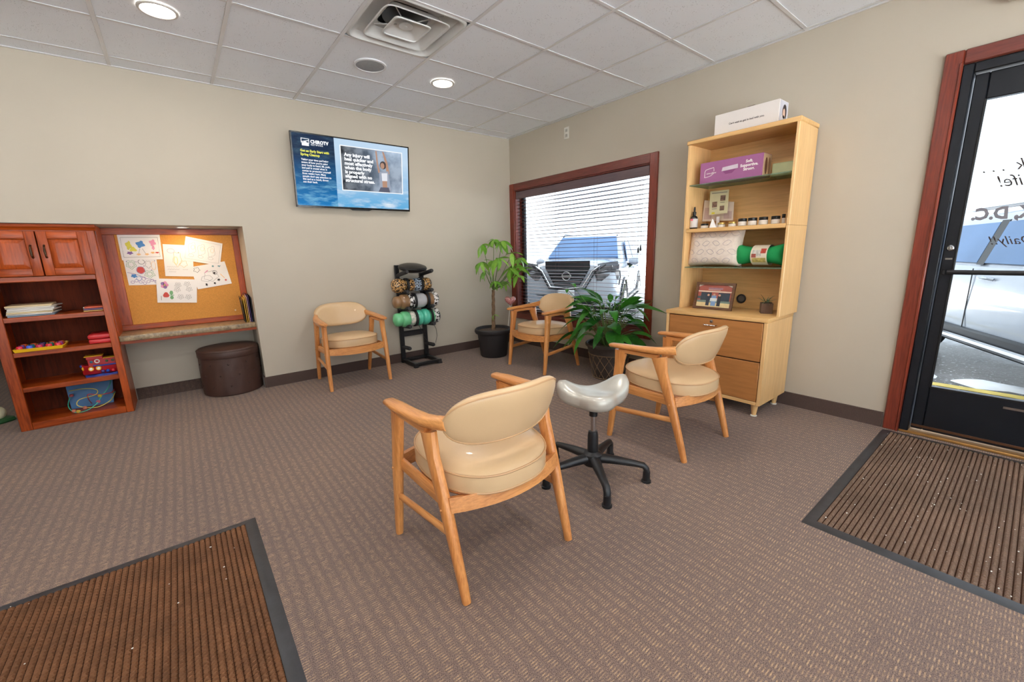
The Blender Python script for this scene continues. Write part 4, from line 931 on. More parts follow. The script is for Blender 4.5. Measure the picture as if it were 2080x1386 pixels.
# black expanding file
t = thing('file_holder', 'black file holder with yellow and purple folders on the desk end', 'file holder', (-3.075, .25, .622))
zz = .622
m_fb = M('file_black', S(28, 28, 30), .5)
part('front_cover', G().prism([(-3.105, .14, zz), (-3.10, .33, zz), (-3.11, .335, zz+.24), (-3.118, .13, zz+.21)], (.004, 0, 0)), m_fb, t); part('rear_cover', G().prism([(-3.045, .14, zz), (-3.045, .33, zz), (-3.04, .335, zz+.26), (-3.038, .13, zz+.23)], (.004, 0, 0)), m_fb, t)
for x, c, h in ((-3.092, (222, 174, 66), .235), (-3.078, (214, 170, 70), .25), (-3.066, (206, 170, 178), .255), (-3.054, (70, 54, 110), .262)): part('folder', G().prism([(x, .145, zz), (x, .325, zz), (x, .33, zz+h), (x-.004, .14, zz+h-.02)], (.004, 0, 0)), M('folder_%d' % c[2], S(*c), .7), t)
part('elastic_cord', G().tube([(-3.12, .20, zz+.216), (-3.08, .20, zz+.275), (-3.036, .20, zz+.24)], .003, 6), m_black, t)
# ottoman
ox, oy = -3.275, .165; R0 = .235; zt = .44
t = thing('ottoman', 'round dark brown tufted ottoman under the alcove desk', 'ottoman', (ox, oy, 0))
m_brn = M('brown_leather', S(70, 46, 38), .5, var=.1, bmp=.15, bs=300)
tuft = [(math.radians(200+i*40+(20 if j else 0)), .11+.095*j*1.0) for j in (0, 1, 2) for i in range(-1, 5)]
tuft = [(math.radians(190+i*36+(18 if j == 1 else 0)), .09+.10*j) for j in range(3) for i in range(6)]
secs = []
for r, z in ((R0-.01, 0), (R0, .008), (R0+.003, .05), (R0+.004, .10), (R0+.004, .15), (R0+.004, .20), (R0+.004, .25), (R0+.003, .30), (R0+.001, .345)):
    sec = []
    for j in range(72):
        th = 2*PI*j/72; dd = sum(.010*math.exp(-(((((th-a_+PI) % (2*PI))-PI)*R0)**2+(z-h)**2)/.0009) for a_, h in tuft)
        sec.append(Vector((ox+(r-dd)*math.cos(th), oy+(r-dd)*math.sin(th), z)))
    secs.append(sec)
part('body', G().loops(secs), m_brn, t)
part('lid', G().lathe([(R0+.004, .347), (R0+.006, .352), (R0+.006, .402), (R0-.006, .418), (R0*.6, .432), (R0*.1, .436)], (ox, oy, 0), 56), m_brn, t)
part('lid_piping', G().tube([(ox+(R0+.005)*math.cos(a_), oy+(R0+.005)*math.sin(a_), .406) for a_ in [2*PI*k/56 for k in range(56)]], .004, 6, closed=True), m_brn, t)
for a_, h in tuft: part('button', G().ball((ox+(R0-.004)*math.cos(a_), oy+(R0-.004)*math.sin(a_), h), .008, 8, 6), M('brown_button', S(58, 36, 30), .5), t)
q = FL(0, 858); t = thing('floor_toy', 'cream rounded toy with a green base on the carpet left of the bookcase', 'toy', (-4.80, .48, 0))
part('shell', G().ball((-4.815, .47, .075), .06, 18, 12, (1, 1, .95)), M('toy_cream', S(238, 232, 196), .5, var=.1, vs=20), t)
part('base', G().lathe([(.075, 0), (.085, .012), (.078, .03), (.05, .035)], (-4.80, .47, 0), 12, sq=1.4), M('toy_green', S(40, 88, 48), .6, var=.2), t)

# ------------------------------------------------------------------ roller rack against the back wall
ux0, ux1, uy = -1.655, -1.365, -.045
t = thing('roller_rack', 'black peg rack stand holding exercise rollers against the wall', 'rack', (-1.51, -.17, 0))
for x in (ux0, ux1):
    part('upright', G().box((x-.024, uy-.014, .03), (x+.024, uy+.014, 1.10 if x == ux0 else 1.06), .003), m_black, t)
    part('base_runner', G().box((x-.022, -.375, .012), (x+.022, -.02, .05), .006), m_black, t)
    for y in (-.36, -.04): part('base_foot', G().box((x-.026, y-.018, 0), (x+.026, y+.018, .018), .004), m_black, t)
    for z, ln, rs in ((.985, .27, .05), (.795, .25, .03), (.615, .25, .03), (.425, .25, .02), (.185, .20, .01)):
        part('padded_peg', G().tube([(x, uy, z), (x, uy-ln*.92, z+rs*.92), (x, uy-ln, z+rs)], [.021, .022, .017], 12), M('foam_grip', S(48, 48, 50), .75, bmp=.3, bs=200), t)
part('base_front', G().box((ux0, -.365, .014), (ux1, -.325, .048), .005), m_black, t); part('base_rear', G().box((ux0, -.06, .014), (ux1, -.03, .048), .005), m_black, t)
part('cross_bar', G().box((ux0, uy-.010, .30), (ux1, uy+.010, .36), .003), m_black, t)
g = G().lathe([(.03, -.028), (.11, -.034), (.148, -.012), (.154, .004), (.144, .020), (.105, .034), (.04, .042), (.01, .043)], (0, 0, 0), 40)
for v in g.bm.verts: v.co = Matrix.Rotation(math.radians(11), 3, 'X') @ v.co + Vector((-1.535, -.195, 1.068))
solo('balance_disc', g, M('gloss_black_rubber', S(14, 14, 16), .32, var=.1, spec=.35), 'glossy black round balance cushion lying on the top pegs of the rack', 'balance cushion', base=(-1.535, -.195, 1.04))
def pat(name, c1, c2, sc, lo=.46, hi=.54, rough=.2):
    m, nt, p = nodes(name); v = coords(nt)
    nt.links.new(ramp(nt, noise(nt, v, sc, 3), [(lo, c1), (hi, c2)]), p.inputs['Base Color']); p.inputs['Roughness'].default_value = rough; p.inputs['Coat Weight'].default_value = .5
    return m
m_leo = pat('speckled_gold', S(40, 32, 28), S(196, 150, 92), 70); m_blk = pat('speckled_blue', S(30, 36, 50), S(170, 186, 204), 60); m_zeb = pat('zebra_print', S(34, 32, 34), S(226, 222, 218), 34)
m_brz = M('bronze_vinyl', S(142, 108, 76), .2, coat=.5); m_teal = M('teal_vinyl', S(84, 190, 160), .2, coat=.5); m_mint = M('mint_vinyl', S(112, 198, 140), .2, coat=.5); m_slv = M('clear_silver_vinyl', S(178, 178, 180), .12, coat=.6); m_fros = pat('frosted_print', S(170, 190, 170), S(224, 216, 206), 40)
def roller(label, x0, x1, z, segs, straps, y=-.185):
    t_ = thing('exercise_roller', label, 'roller', ((x0+x1)/2, y, z-.07), 0, 'strapped rollers on the rack')
    L_ = x1-x0
    for a_, b_, r, m_ in segs:
        xa, xb = x0+a_*L_, x0+b_*L_; n_ = 9
        part('roller_lobe', G().lathe([(max(.004, r*(1-abs(2*i/n_-1)**3.2)**.42), xa+(xb-xa)*i/n_) for i in range(n_+1)], (0, y, z), 26, 'x'), m_, t_)
    for f, r in straps:
        xc = x0+f*L_
        part('strap', G().lathe([(r-.012, xc-.013), (r, xc-.012), (r, xc+.012), (r-.012, xc+.013)], (0, y, z), 26, 'x', cap=False), M('black_webbing', S(24, 24, 26), .6), t_)
        part('strap_tail', G().prism([(xc-.012, y-.03, z+r-.006), (xc+.012, y-.03, z+r-.006), (xc+.008, y-.075, z+r-.010), (xc-.012, y-.07, z+r-.004)], (0, 0, .003)), M('black_webbing', S(24, 24, 26), .6), t_)
    return t_
roller('dark speckled roller with gold and blue print on the upper pegs', -1.79, -1.325, .885, [(0, .34, .076, m_leo), (.30, .58, .068, m_leo), (.50, .78, .074, m_blk), (.74, 1, .072, m_leo)], [(.36, .078), (.72, .077)])
r2 = roller('bronze and zebra-print roller with silver middle on the middle pegs', -1.79, -1.255, .71, [(0, .2, 0.067, m_brz), (.12, .36, 0.084, m_brz), (.30, .46, 0.083, m_zeb), (.44, .74, 0.082, m_slv), (.72, .90, 0.079, m_brz), (.84, 1, 0.082, m_zeb)], [(.45, .088), (.74, .088)])
r3 = roller('mint and teal lobed roller with zebra end on the lower pegs', -1.80, -1.25, .52, [(0, .22, 0.074, m_mint), (.13, .36, 0.089, m_mint), (.30, .46, 0.084, m_fros), (.44, .62, 0.089, m_teal), (.58, .78, 0.091, m_teal), (.76, .88, 0.079, m_mint), (.84, 1, 0.084, m_zeb)], [(.45, .094), (.79, .094)])
for xs_, ctrl in ((-1.55, [(0, -.255, .46), (.03, -.262, .40), (.07, -.25, .30), (.13, -.25, .22), (.185, -.25, .20)]), (-1.37, [(0, -.255, .46), (.03, -.275, .38), (.035, -.28, .30), (.02, -.26, .22)])):
    part('hanging_strap', G().tube([(xs_+a_, b_, c_) for a_, b_, c_ in ctrl], 0, 6, flat=(.011, .002)), M('black_webbing', S(24, 24, 26), .6), r3)

# ------------------------------------------------------------------ plants
def leaf_mesh(name, ln, wd, droop, fold=.25, k=7):
    g = G(); rows = []
    for i in range(k+1):
        u_ = i/k; w_ = wd*(math.sin(PI*min(1, u_*.96+.03))**.8)*(1-.25*u_)+.0006
        y_ = ln*u_*(1-.12*droop*u_); z_ = -droop*ln*u_*u_
        rows.append([g.bm.verts.new((-w_, y_, z_+fold*w_)), g.bm.verts.new((0, y_, z_)), g.bm.verts.new((w_, y_, z_+fold*w_))])
    for a_, b_ in zip(rows[:-1], rows[1:]):
        for j in range(2): g.bm.faces.new((a_[j], a_[j+1], b_[j+1], b_[j]))
    return g.mesh(name, sharp=80)
def put_leaf(me, mat, parent, loc, yaw, pitch, roll=0, sc=1.0, name='leaf'):
    o = link(name, me, mat, parent)
    R_ = Matrix.Rotation(yaw, 4, 'Z') @ Matrix.Rotation(pitch, 4, 'X') @ Matrix.Rotation(roll, 4, 'Y')
    off = OFF.get(parent.name) or Vector((0, 0, 0))
    o.matrix_local = Matrix.Translation(Vector(loc)-off) @ R_ @ Matrix.Scale(sc, 4)
    return o
m_soil = M('potting_soil', S(74, 58, 46), .95, var=.5, vs=60, bmp=.8, bs=90)
px_, py_ = -.70, -.49
t = thing('money_tree', 'money tree with bright green drooping leaves in a black plastic pot', 'potted plant', (px_, py_, 0))
pot = part('pot', G().lathe([(.150, 0), (.158, .01), (.185, .24), (.190, .275), (.212, .28), (.222, .30), (.218, .325), (.205, .335), (.196, .33), (.19, .30)], (px_, py_, 0), 40, cap=False), M('black_plant_pot', S(40, 38, 40), .5, var=.1), t)
part('soil', G().lathe([(.192, .300), (.1, .312), (.01, .315)], (px_, py_, 0), 30), m_soil, t)
part('pot_bottom', G().lathe([(.15, .0), (.15, .006)], (px_, py_, 0), 30), m_black, pot)
m_bark = M('brown_bark', S(122, 96, 70), .85, var=.3, vs=40, bmp=.6, bs=120)
T0 = Vector((px_+.005, py_, .31)); T1 = Vector((px_+.02, py_, .78))
for ph_ in (0, 2.1, 4.2): part('trunk', G().tube([T0.lerp(T1, i/14)+Vector((.009*math.cos(ph_+i*.75), .009*math.sin(ph_+i*.75), 0)) for i in range(15)], [.016-.005*i/14 for i in range(15)], 8), m_bark, t)
m_lm = leafmat('money_tree_leaf', S(92, 150, 44), S(158, 206, 84)); m_stem = M('green_stem', S(96, 120, 60), .6)
lms = [leaf_mesh('leaf', .15, .029, d_) for d_ in (.15, .35, .6)]
rnd = random.Random(3)
for cxp, cyp, dy, n_, s_ in ((981, 497, -.05, 7, 1.0), (1003, 488, .06, 6, .85), (1020, 490, -.02, 7, 1.05), (1040, 515, -.10, 6, 1.0), (978, 533, -.08, 7, 1.0), (1013, 525, -.13, 7, 1.15), (1047, 540, .02, 7, 1.05), (1062, 545, -.09, 6, 1.0), (1037, 545, -.16, 6, 1.1), (1004, 572, -.06, 5, .7), (1023, 572, .05, 6, .75), (1000, 530, .10, 6, .9), (1004, 640, -.03, 3, .45), (1055, 525, -.05, 6, 1.0), (985, 550, .02, 5, .9), (1052, 560, -.12, 6, 1.0)):
    c_ = W(cxp, cyp, 1, py_+dy)
    root = T1 if c_.z > .8 else T0.lerp(T1, .5)
    part('stem', G().tube([root, root.lerp(c_, .5)+Vector((0, 0, -.02)), c_], [.006, .004, .0025], 6), m_stem, t)
    for i in range(n_):
        yw = 2*PI*i/n_+rnd.uniform(-.3, .3); put_leaf(rnd.choice(lms), m_lm, t, c_, yw, rnd.uniform(-.85, .2), rnd.uniform(-.6, .6), s_*rnd.uniform(.8, 1.2))
# glitter heart on a stick
hc = Vector((-.455, -.52, .64)); t = thing('heart_pick', 'pink glitter heart on a white stick in the money tree pot', 'ornament', (-.50, -.52, .31))
hp = []
for k in range(40):
    a_ = 2*PI*k/40; hp.append((16*math.sin(a_)**3/17*.072, (13*math.cos(a_)-5*math.cos(2*a_)-2*math.cos(3*a_)-math.cos(4*a_))/17*.072))
rx = Vector((.80, -.60, 0)); nn = Vector((-.60, -.80, 0))
part('heart', G().loops([[hc+rx*x*f+ZU*z*f+nn*d_ for x, z in hp] for f, d_ in ((.25, -.042), (.65, -.036), (.92, -.020), (1, 0), (.92, .020), (.65, .036), (.25, .042))]), pat('pink_glitter', S(150, 78, 84), S(222, 156, 150), 160, .4, .6, .25), t)
part('stick', G().tube([(-.50, -.52, .31), (-.456, -.52, .60)], .004, 8), m_plate, t)
# peace lily
px_, py_ = -.40, -1.97
t = thing('peace_lily', 'dark green peace lily in a bronze pot with a lattice pattern', 'potted plant', (px_, py_, 0))
def potr(z): return .150+.055*z/.30
m_lat = M('lattice_gilt', S(122, 96, 66), .5, var=.3)
m_brpot = M('dark_bronze_pot', S(58, 50, 46), .5, var=.25, vs=20, bmp=.3, bs=60)
pot = part('pot', G().lathe([(.150, 0), (.153, .01), (potr(.15), .15), (potr(.26), .26), (.208, .30), (.226, .318), (.226, .336), (.214, .342), (.204, .335), (.195, .30)], (px_, py_, 0), 44, cap=False), m_brpot, t)
part('pot_bottom', G().lathe([(.15, 0), (.15, .006)], (px_, py_, 0), 30), m_black, pot)
part('soil', G().lathe([(.198, .305), (.1, .315), (.01, .318)], (px_, py_, 0), 30), m_soil, t)
for k in range(14):
    for sg in (1, -1):
        a0 = 2*PI*k/14
        part('lattice_rib', G().tube([(px_+(potr(z_)+.001)*math.cos(a0+sg*z_*3.4), py_+(potr(z_)+.001)*math.sin(a0+sg*z_*3.4), z_) for z_ in [.012+.225*i/10 for i in range(11)]], .0028, 5), m_lat, pot)
for z_ in (.24, .012): part('lattice_band', G().tube([(px_+(potr(z_)+.001)*math.cos(a_), py_+(potr(z_)+.001)*math.sin(a_), z_) for a_ in [2*PI*i/40 for i in range(40)]], .004, 6, closed=True), m_lat, pot)
m_ll = leafmat('lily_leaf', S(30, 82, 30), S(70, 146, 46))
lls = [leaf_mesh('leaf', .26, .046, d_, .18, 8) for d_ in (.25, .5, .8)]
rnd = random.Random(11)
for i in range(84):
    ring_ = i % 4; yw = i*2.39996+rnd.uniform(-.2, .2)
    el = (.35, .75, 1.05, 1.3)[ring_]+rnd.uniform(-.15, .15)
    ln_ = (.30, .34, .38, .40)[ring_]*rnd.uniform(.8, 1.15)
    d_ = Vector((-math.sin(yw), math.cos(yw), 0)); r0 = rnd.uniform(.01, .07)
    b_ = Vector((px_, py_, .31))+d_*r0; tip = b_+d_*ln_*math.cos(el)*.75+ZU*(ln_*math.sin(el)*.85+.06)
    if tip.x+d_.x*.2 > -.05: tip.x = -.05-max(0, d_.x)*.2
    part('petiole', G().tube([b_, b_.lerp(tip, .55)+ZU*.035, tip], [.0035, .003, .002], 5), m_stem, t)
    put_leaf(rnd.choice(lls), m_ll, t, tip, yw, el*.75-.32+rnd.uniform(-.25, .25), rnd.uniform(-.6, .6), rnd.uniform(.72, 1.1)*(.72 if d_.x > .3 else 1))
m_wilt = leafmat('wilted_bloom', S(110, 90, 60), S(140, 120, 70))
for cxp, cyp, dy, mm in ((1160, 577, -.05, m_ll), (1152, 588, -.04, m_ll), (1206, 590, 0, m_ll), (1283, 540, .05, m_wilt), (1267, 590, .06, m_wilt), (1326, 612, 0, m_lm), (1232, 610, 0, m_ll)):
    c_ = W(cxp, cyp, 1, py_+dy)
    if c_.x > -.04: c_ = W(cxp, cyp, 0, -.04)
    b_ = Vector((px_, py_, .32)); part('flower_stalk', G().tube([b_, b_.lerp(c_, .5)+ZU*.06, c_], [.003, .0025, .002], 5), m_stem, t)
    put_leaf(lls[1], mm, t, c_, rnd.uniform(0, 6.28), .3, 0, .42)

# ------------------------------------------------------------------ maple cabinet with hutch
cy0, cy1, cxf = -3.352, -2.598, -.470        # right side, left side, front
t = thing('filing_credenza', 'maple storage cabinet with two brown drawers and an open hutch of shelves', 'cabinet', (-.24, (cy0+cy1)/2, 0))
zc = .095; zt = .722
for y in (cy0, cy1): part('side_panel', G().box((cxf, y+(.0 if y == cy0 else -.024), zc), (-.014, y+(.024 if y == cy0 else 0), zt-.03), .002), m_maple, t)
part('bottom_panel', G().box((cxf, cy0+.024, zc), (-.014, cy1-.024, zc+.024), .002), m_mapley, t)
part('back_panel', G().box((-.024, cy0+.024, zc+.024), (-.014, cy1-.024, zt-.03)), m_maple, t)
part('top_panel', G().box((cxf-.008, cy0-.003, zt-.03), (-.014, cy1+.003, zt), .006, 2), m_mapley, t)
m_gap = M('drawer_gap', S(52, 36, 26), .8)
part('divider', G().box((cxf+.02, cy0+.024, .402), (-.03, cy1-.024, .416)), m_gap, t)
for z0_, z1_ in ((.414, zt-.036), (zc+.028, .406)):
    d = part('drawer', G().box((cxf-.001, cy0+.028, z0_), (cxf+.018, cy1-.028, z1_), .003), m_drawer, t)
    part('drawer_box', G().box((cxf+.019, cy0+.04, z0_+.02), (-.04, cy1-.04, z1_-.03)), m_gap, d)
    yc_ = (cy0+cy1)/2+.01; zh = z1_-.05
    part('handle', G().tube([(cxf, yc_+.045, zh), (cxf-.024, yc_+.042, zh), (cxf-.026, yc_-.042, zh), (cxf, yc_-.045, zh)], .0045, 8), m_chrome, d)
part('lock', G().lathe([(.011, .0), (.011, -.005), (.006, -.007)], (cxf-.001, (cy0+cy1)/2+.005, zt-.058), 16, 'x'), m_chrome, t)
for x in (cxf+.05, -.06):
    for y in (cy0+.05, cy1-.05):
        f_ = part('foot', G().lathe([(.015, .008), (.026, zc)], (x, y, 0), 16), m_maple, t); part('glide', G().lathe([(.021, 0), (.021, .007), (.014, .010)], (x, y, 0), 16), m_plate, f_)
hx, hy0, hy1 = -.335, -3.372, -2.622; hz1 = 2.0
for z0_, z1_ in ((zt+.001, 1.337), (1.339, hz1-.03)):
    for y, sg in ((hy0, 1), (hy1, -1)):
        part('hutch_side', G().loops([[Vector((x, y+sg*w_, z)) for x, w_ in ((hx, .006), (hx+.004, .002), (hx+.05, .0), (-.014, .0), (-.014, .024), (hx+.012, .024), (hx, .020))] for z in (z0_, z1_)]), m_maple, t)
part('hutch_top', G().box((hx-.006, hy0-.006, hz1-.03), (-.014, hy1+.006, hz1), .005), m_mapley, t)
part('hutch_shelf', G().box((hx, hy0+.024, 1.322), (-.014, hy1-.024, 1.350), .002), m_mapley, t)
part('hutch_back', G().box((-.022, hy0+.024, zt), (-.014, hy1-.024, hz1-.03)), m_mapley, t)
m_gshelf = glass('shelf_glass', (.80, .90, .84, 1), .35)
_nt = m_gshelf.node_tree; _df = _nt.nodes.new('ShaderNodeBsdfDiffuse'); _df.inputs[0].default_value = S(150, 172, 152); _mx = _nt.nodes.new('ShaderNodeMixShader'); _mx.inputs[0].default_value = .35
_src = _nt.nodes['Material Output'].inputs[0].links[0].from_socket; _nt.links.new(_src, _mx.inputs[1]); _nt.links.new(_df.outputs[0], _mx.inputs[2]); _nt.links.new(_mx.outputs[0], _nt.nodes['Material Output'].inputs[0])
for z in (1.672, 1.048): part('glass_shelf', G().box((hx+.012, hy0+.025, z), (-.03, hy1-.025, z+.007)), m_gshelf, t)
part('cable_grommet', G().tube([(-.026, W(1505, 607, 0, -.03).y+.03*math.cos(a_), W(1505, 607, 0, -.03).z+.03*math.sin(a_)) for a_ in [2*PI*k/20 for k in range(20)]], .007, 8, closed=True), m_black, t)
part('cable_cap', G().lathe([(.03, -.004), (.02, -.006)], (-.022, W(1505, 607, 0, -.03).y, W(1505, 607, 0, -.03).z), 18, 'x'), M('grommet_grey', S(92, 84, 76), .5), t)

# ---- things on the hutch
def Y(px, py, x): return W(px, py, 0, x)
# white pillow box on top
xb = -.25; y0_ = Y(1452, 250, xb).y; y1_ = Y(1583, 220, xb).y; hb = .158
t = thing('white_pillow_box', 'white carton with a short slogan standing on top of the hutch', 'box', (xb+.07, (y0_+y1_)/2, hz1))
part('carton', G().box((xb, y1_, hz1), (xb+.15, y0_, hz1+hb), .002), m_white, t)
q = (y0_+y1_)/2
text('slogan', "Can't wait to get in bed with you.", .0175, (xb-.0008, q-.008, hz1+.072), XB, ZU, M('slogan_ink', S(88, 78, 78), .7), t, bold=.0004, align='CENTER')
part('end_print', G().box((xb+.01, y1_-.0015, hz1+.004), (xb+.14, y1_, hz1+hb-.004)), M('print_grey', S(196, 196, 206), .6), t)
def oval(cx_, cz_, rx_, rz_, y_, n=18): return [(cx_+rx_*math.cos(2*PI*i/n), y_, cz_+rz_*math.sin(2*PI*i/n)) for i in range(n)]
part('end_print', G().prism(oval(xb+.085, hz1+.085, .035, .05, y1_-.0016), (0, -.0006, 0)), M('print_dark', S(58, 46, 48), .7), t)
part('end_print', G().prism(oval(xb+.075, hz1+.075, .02, .032, y1_-.0023), (0, -.0006, 0)), M('print_tan', S(214, 176, 154), .7), t)
part('end_print', G().prism(oval(xb+.06, hz1+.035, .045, .03, y1_-.0023), (0, -.0006, 0)), M('print_soft', S(214, 208, 210), .7), t)
part('carry_handle', G().tube([(xb+.075, q+.03, hz1+hb), (xb+.075, q+.02, hz1+hb+.022), (xb+.075, q-.03, hz1+hb+.024), (xb+.075, q-.045, hz1+hb)], 0, 6, flat=(.010, .0012)), M('clear_handle', S(196, 184, 170), .3), t)
# purple pillow box
zs = 1.679; xb = -.29; y0_ = Y(1422, 355, xb).y; y1_ = Y(1549, 338, xb).y; hb = .152
t = thing('purple_pillow_box', 'purple carton with a cut-out carry handle on the upper glass shelf', 'box', (xb+.06, (y0_+y1_)/2, zs))
part('carton', G().box((xb, y1_, zs), (xb+.14, y0_, zs+hb), .002), M('purple_card', S(158, 94, 140), .6, var=.04), t)
part('end_print', G().box((xb+.006, y1_-.002, zs+.004), (xb+.135, y1_, zs+hb-.004)), M('end_beige', S(206, 176, 140), .7), t)
part('end_print', G().prism(oval(xb+.05, zs+.07, .022, .055, y1_-.002), (0, -.0006, 0)), M('end_brown', S(110, 70, 48), .7), t); part('end_print', G().prism(oval(xb+.10, zs+.07, .02, .06, y1_-.002), (0, -.0006, 0)), M('end_brown2', S(150, 110, 80), .7), t)
yc_ = (y0_+y1_)/2; wB = y0_-y1_
part('handle_slot', G().prism([(xb-.0006, yc_+.058, zs+.072), (xb-.0006, yc_-.058, zs+.078), (xb-.0006, yc_-.056, zs+.106), (xb-.0006, yc_+.052, zs+.098)], (-.0006, 0, 0)), M('slot_lining', S(210, 196, 206), .7), t)
part('handle_slot', G().prism([(xb-.0006, yc_+.052, zs+.071), (xb-.0006, yc_-.046, zs+.076), (xb-.0006, yc_-.018, zs+.050), (xb-.0006, yc_+.028, zs+.049)], (-.0006, 0, 0)), M('slot_flap', S(138, 72, 124), .7), t)
for i, s_ in enumerate(('Soft.', 'Supportive.', 'Strong.')): text('carton_text', s_, .026, (xb-.0008, y0_-wB*.80, zs+.105-.026*i), XB, ZU, m_paper, t, bold=.0010, align='CENTER')
part('carton_logo', G().tube([(xb-.001, y0_-wB*f, zs+h_) for f, h_ in ((.085, .045), (.085, .085), (.10, .098), (.16, .104), (.235, .108), (.24, .09), (.24, .082))], 0, 5, flat=(.0022, .0006), up=Vector((1, 0, 0))), m_paper, t)
part('carton_logo', G().tube([(xb-.001, y0_-wB*f, zs+h_) for f, h_ in ((.085, .045), (.12, .046), (.19, .052), (.235, .066))], 0, 5, flat=(.0018, .0006), up=Vector((1, 0, 0))), m_paper, t)
text('carton_logo', 'core pillow', .016, (xb-.0008, y0_-wB*.115, zs+.066), XB, ZU, m_paper, t, bold=.0003)
y0_, y1_ = Y(1568, 345, -.17).y, Y(1612, 340, -.17).y
g = G().box((-.17, y1_, zs), (-.06, y0_, zs+.085), .003); t = thing('pale_green_box', 'small pale green carton beside the purple box', 'box', (-.115, (y0_+y1_)/2, zs)); part('carton', g, M('pale_green_card', S(206, 212, 166), .6), t)
part('lid_flap', G().box((-.171, y1_+.004, zs+.084), (-.059, y0_-.004, zs+.0865)), M('pale_green_lid', S(196, 204, 158), .6), t)
# shelf of jars
zs = 1.350
t = thing('pump_bottle', 'dark glass dropper bottle with a white and pink label on the jar shelf', 'bottle', (-.27, Y(1410, 445, -.27).y, zs)); yy = Y(1410, 445, -.27).y
part('bottle', G().lathe([(.026, 0), (.028, .004), (.028, .082), (.022, .096), (.011, .104), (.011, .112)], (-.27, yy, zs), 22), M('dark_glass', S(26, 26, 30), .12, coat=.5), t)
part('label_wrap', G().lathe([(.0284, .012), (.0284, .078)], (-.27, yy, zs), 22, cap=False), M('bottle_label', S(218, 212, 208), .6), t)
part('dropper_cap', G().lathe([(.013, .108), (.014, .13), (.007, .134), (.008, .15), (.006, .166), (.002, .170)], (-.27, yy, zs), 16), m_black, t)
part('label_patch', G().prism([(-.2995, yy+.012, zs+.064), (-.2995, yy-.006, zs+.064), (-.2995, yy-.006, zs+.077), (-.2995, yy+.012, zs+.077)], (-.0006, 0, 0)), M('pink_label', S(230, 96, 120), .6), t)
def leaflet(label, px4, x, mat, deco):
    c4 = [Y(*c, x) for c in px4]; low = min(c.z for c in c4)
    if low < zs+.002: c4 = [Vector((c.x, c.y, max(c.z, zs+.002))) for c in c4]
    t_ = thing('leaflet', label, 'leaflet', (x, sum(c.y for c in c4)/4, zs)); part('card', G().prism(c4, (.002, 0, 0)), mat, t_)
    def at(u, v): return c4[0]*(1-u)*(1-v)+c4[1]*u*(1-v)+c4[2]*u*v+c4[3]*(1-u)*v+Vector((-.0004, 0, 0))
    for u0_, v0_, u1_, v1_, m_ in deco: part('print_block', G().prism([at(u0_, v0_), at(u1_, v0_), at(u1_, v1_), at(u0_, v1_)], (-.0006, 0, 0)), m_, t_)
    part('easel_back', G().prism([c4[3]+Vector((.004, -.03, 0)), c4[2]+Vector((.004, .03, 0)), Vector((x+.07, (c4[2].y+c4[3].y)/2, zs+.001))], (.002, 0, 0)) if False else G().prism([Vector((x+.004, (c4[0].y+c4[1].y)/2+.01, zs+.001)), Vector((x+.004, (c4[0].y+c4[1].y)/2-.01, zs+.001)), Vector((x+.004, (c4[0].y+c4[1].y)/2-.01, zs+.09)), Vector((x+.004, (c4[0].y+c4[1].y)/2+.01, zs+.09))], (.012, 0, 0)), m_white, t_)
m_l1 = M('leaflet_cream', S(206, 198, 160), .6, var=.05); m_l2 = M('leaflet_pink', S(214, 196, 178), .5, var=.08); m_ph = M('leaflet_photo', S(112, 86, 72), .6, var=.5, vs=60); m_yl = M('leaflet_yellow', S(214, 196, 60), .6); m_tx = M('leaflet_text', S(150, 146, 128), .7)
leaflet('pinkish leaflet in a clear stand behind the small jars', [(1431, 407), (1491, 410), (1489, 448), (1426, 450)], -.10, m_l2, [(.05, .35, .3, .9, M('leaflet_mauve', S(190, 164, 156), .6)), (.7, .5, .95, .9, M('leaflet_mauve', S(190, 164, 156), .6))])
leaflet('cream product leaflet with small photos propped above the jars', [(1443, 389), (1481, 385), (1477, 433), (1440, 437)], -.14, m_l1, [(.1, .07, .92, .12, m_tx), (.58, .22, .85, .45, m_ph), (.15, .46, .42, .70, m_ph), (.58, .66, .82, .86, m_ph), (.15, .90, .32, .98, m_yl), (.15, .74, .42, .78, m_tx), (.58, .5, .82, .53, m_tx)])
m_jar = M('jar_white_label', S(226, 216, 204), .5, var=.04); m_jarg = M('jar_glass_dark', S(60, 50, 44), .2, coat=.4); m_gold = M('gold_lid', S(206, 174, 96), .3, metal=.5)
def jar(label, pxl, pxr, pyb, x, h, lidm, group):
    a_, b_ = Y(pxl, pyb, x).y, Y(pxr, pyb, x).y; r = abs(a_-b_)/2*.88; yc = (a_+b_)/2
    t_ = thing('cream_jar', label, 'jar', (x, yc, zs), 0, group)
    part('jar_body', G().lathe([(r*.94, 0), (r, .003), (r, h*.62), (r*.95, h*.66)], (x, yc, zs), 24), m_jarg, t_)
    part('label_wrap', G().lathe([(r*1.01, h*.07), (r*1.01, h*.60)], (x, yc, zs), 24, cap=False), m_jar, t_)
    part('lid', G().lathe([(r*.97, h*.66), (r*1.0, h*.68), (r*1.0, h*.97), (r*.92, h)], (x, yc, zs), 24), lidm, t_)
G1, G2, G3 = 'small low jars on the hutch shelf', 'tall white-labelled jars on the hutch shelf', 'slim tubes on the hutch shelf'
jar('low black-lidded jar beside the white folded card', 1424, 1440, 452, -.26, .036, m_black, G1)
jar('low gold-lidded jar next to the white folded card', 1458, 1474, 450, -.25, .036, m_gold, G1)
jar('low gold-lidded jar next to the tall black-lidded jars', 1480, 1497, 449, -.25, .037, m_gold, G1)
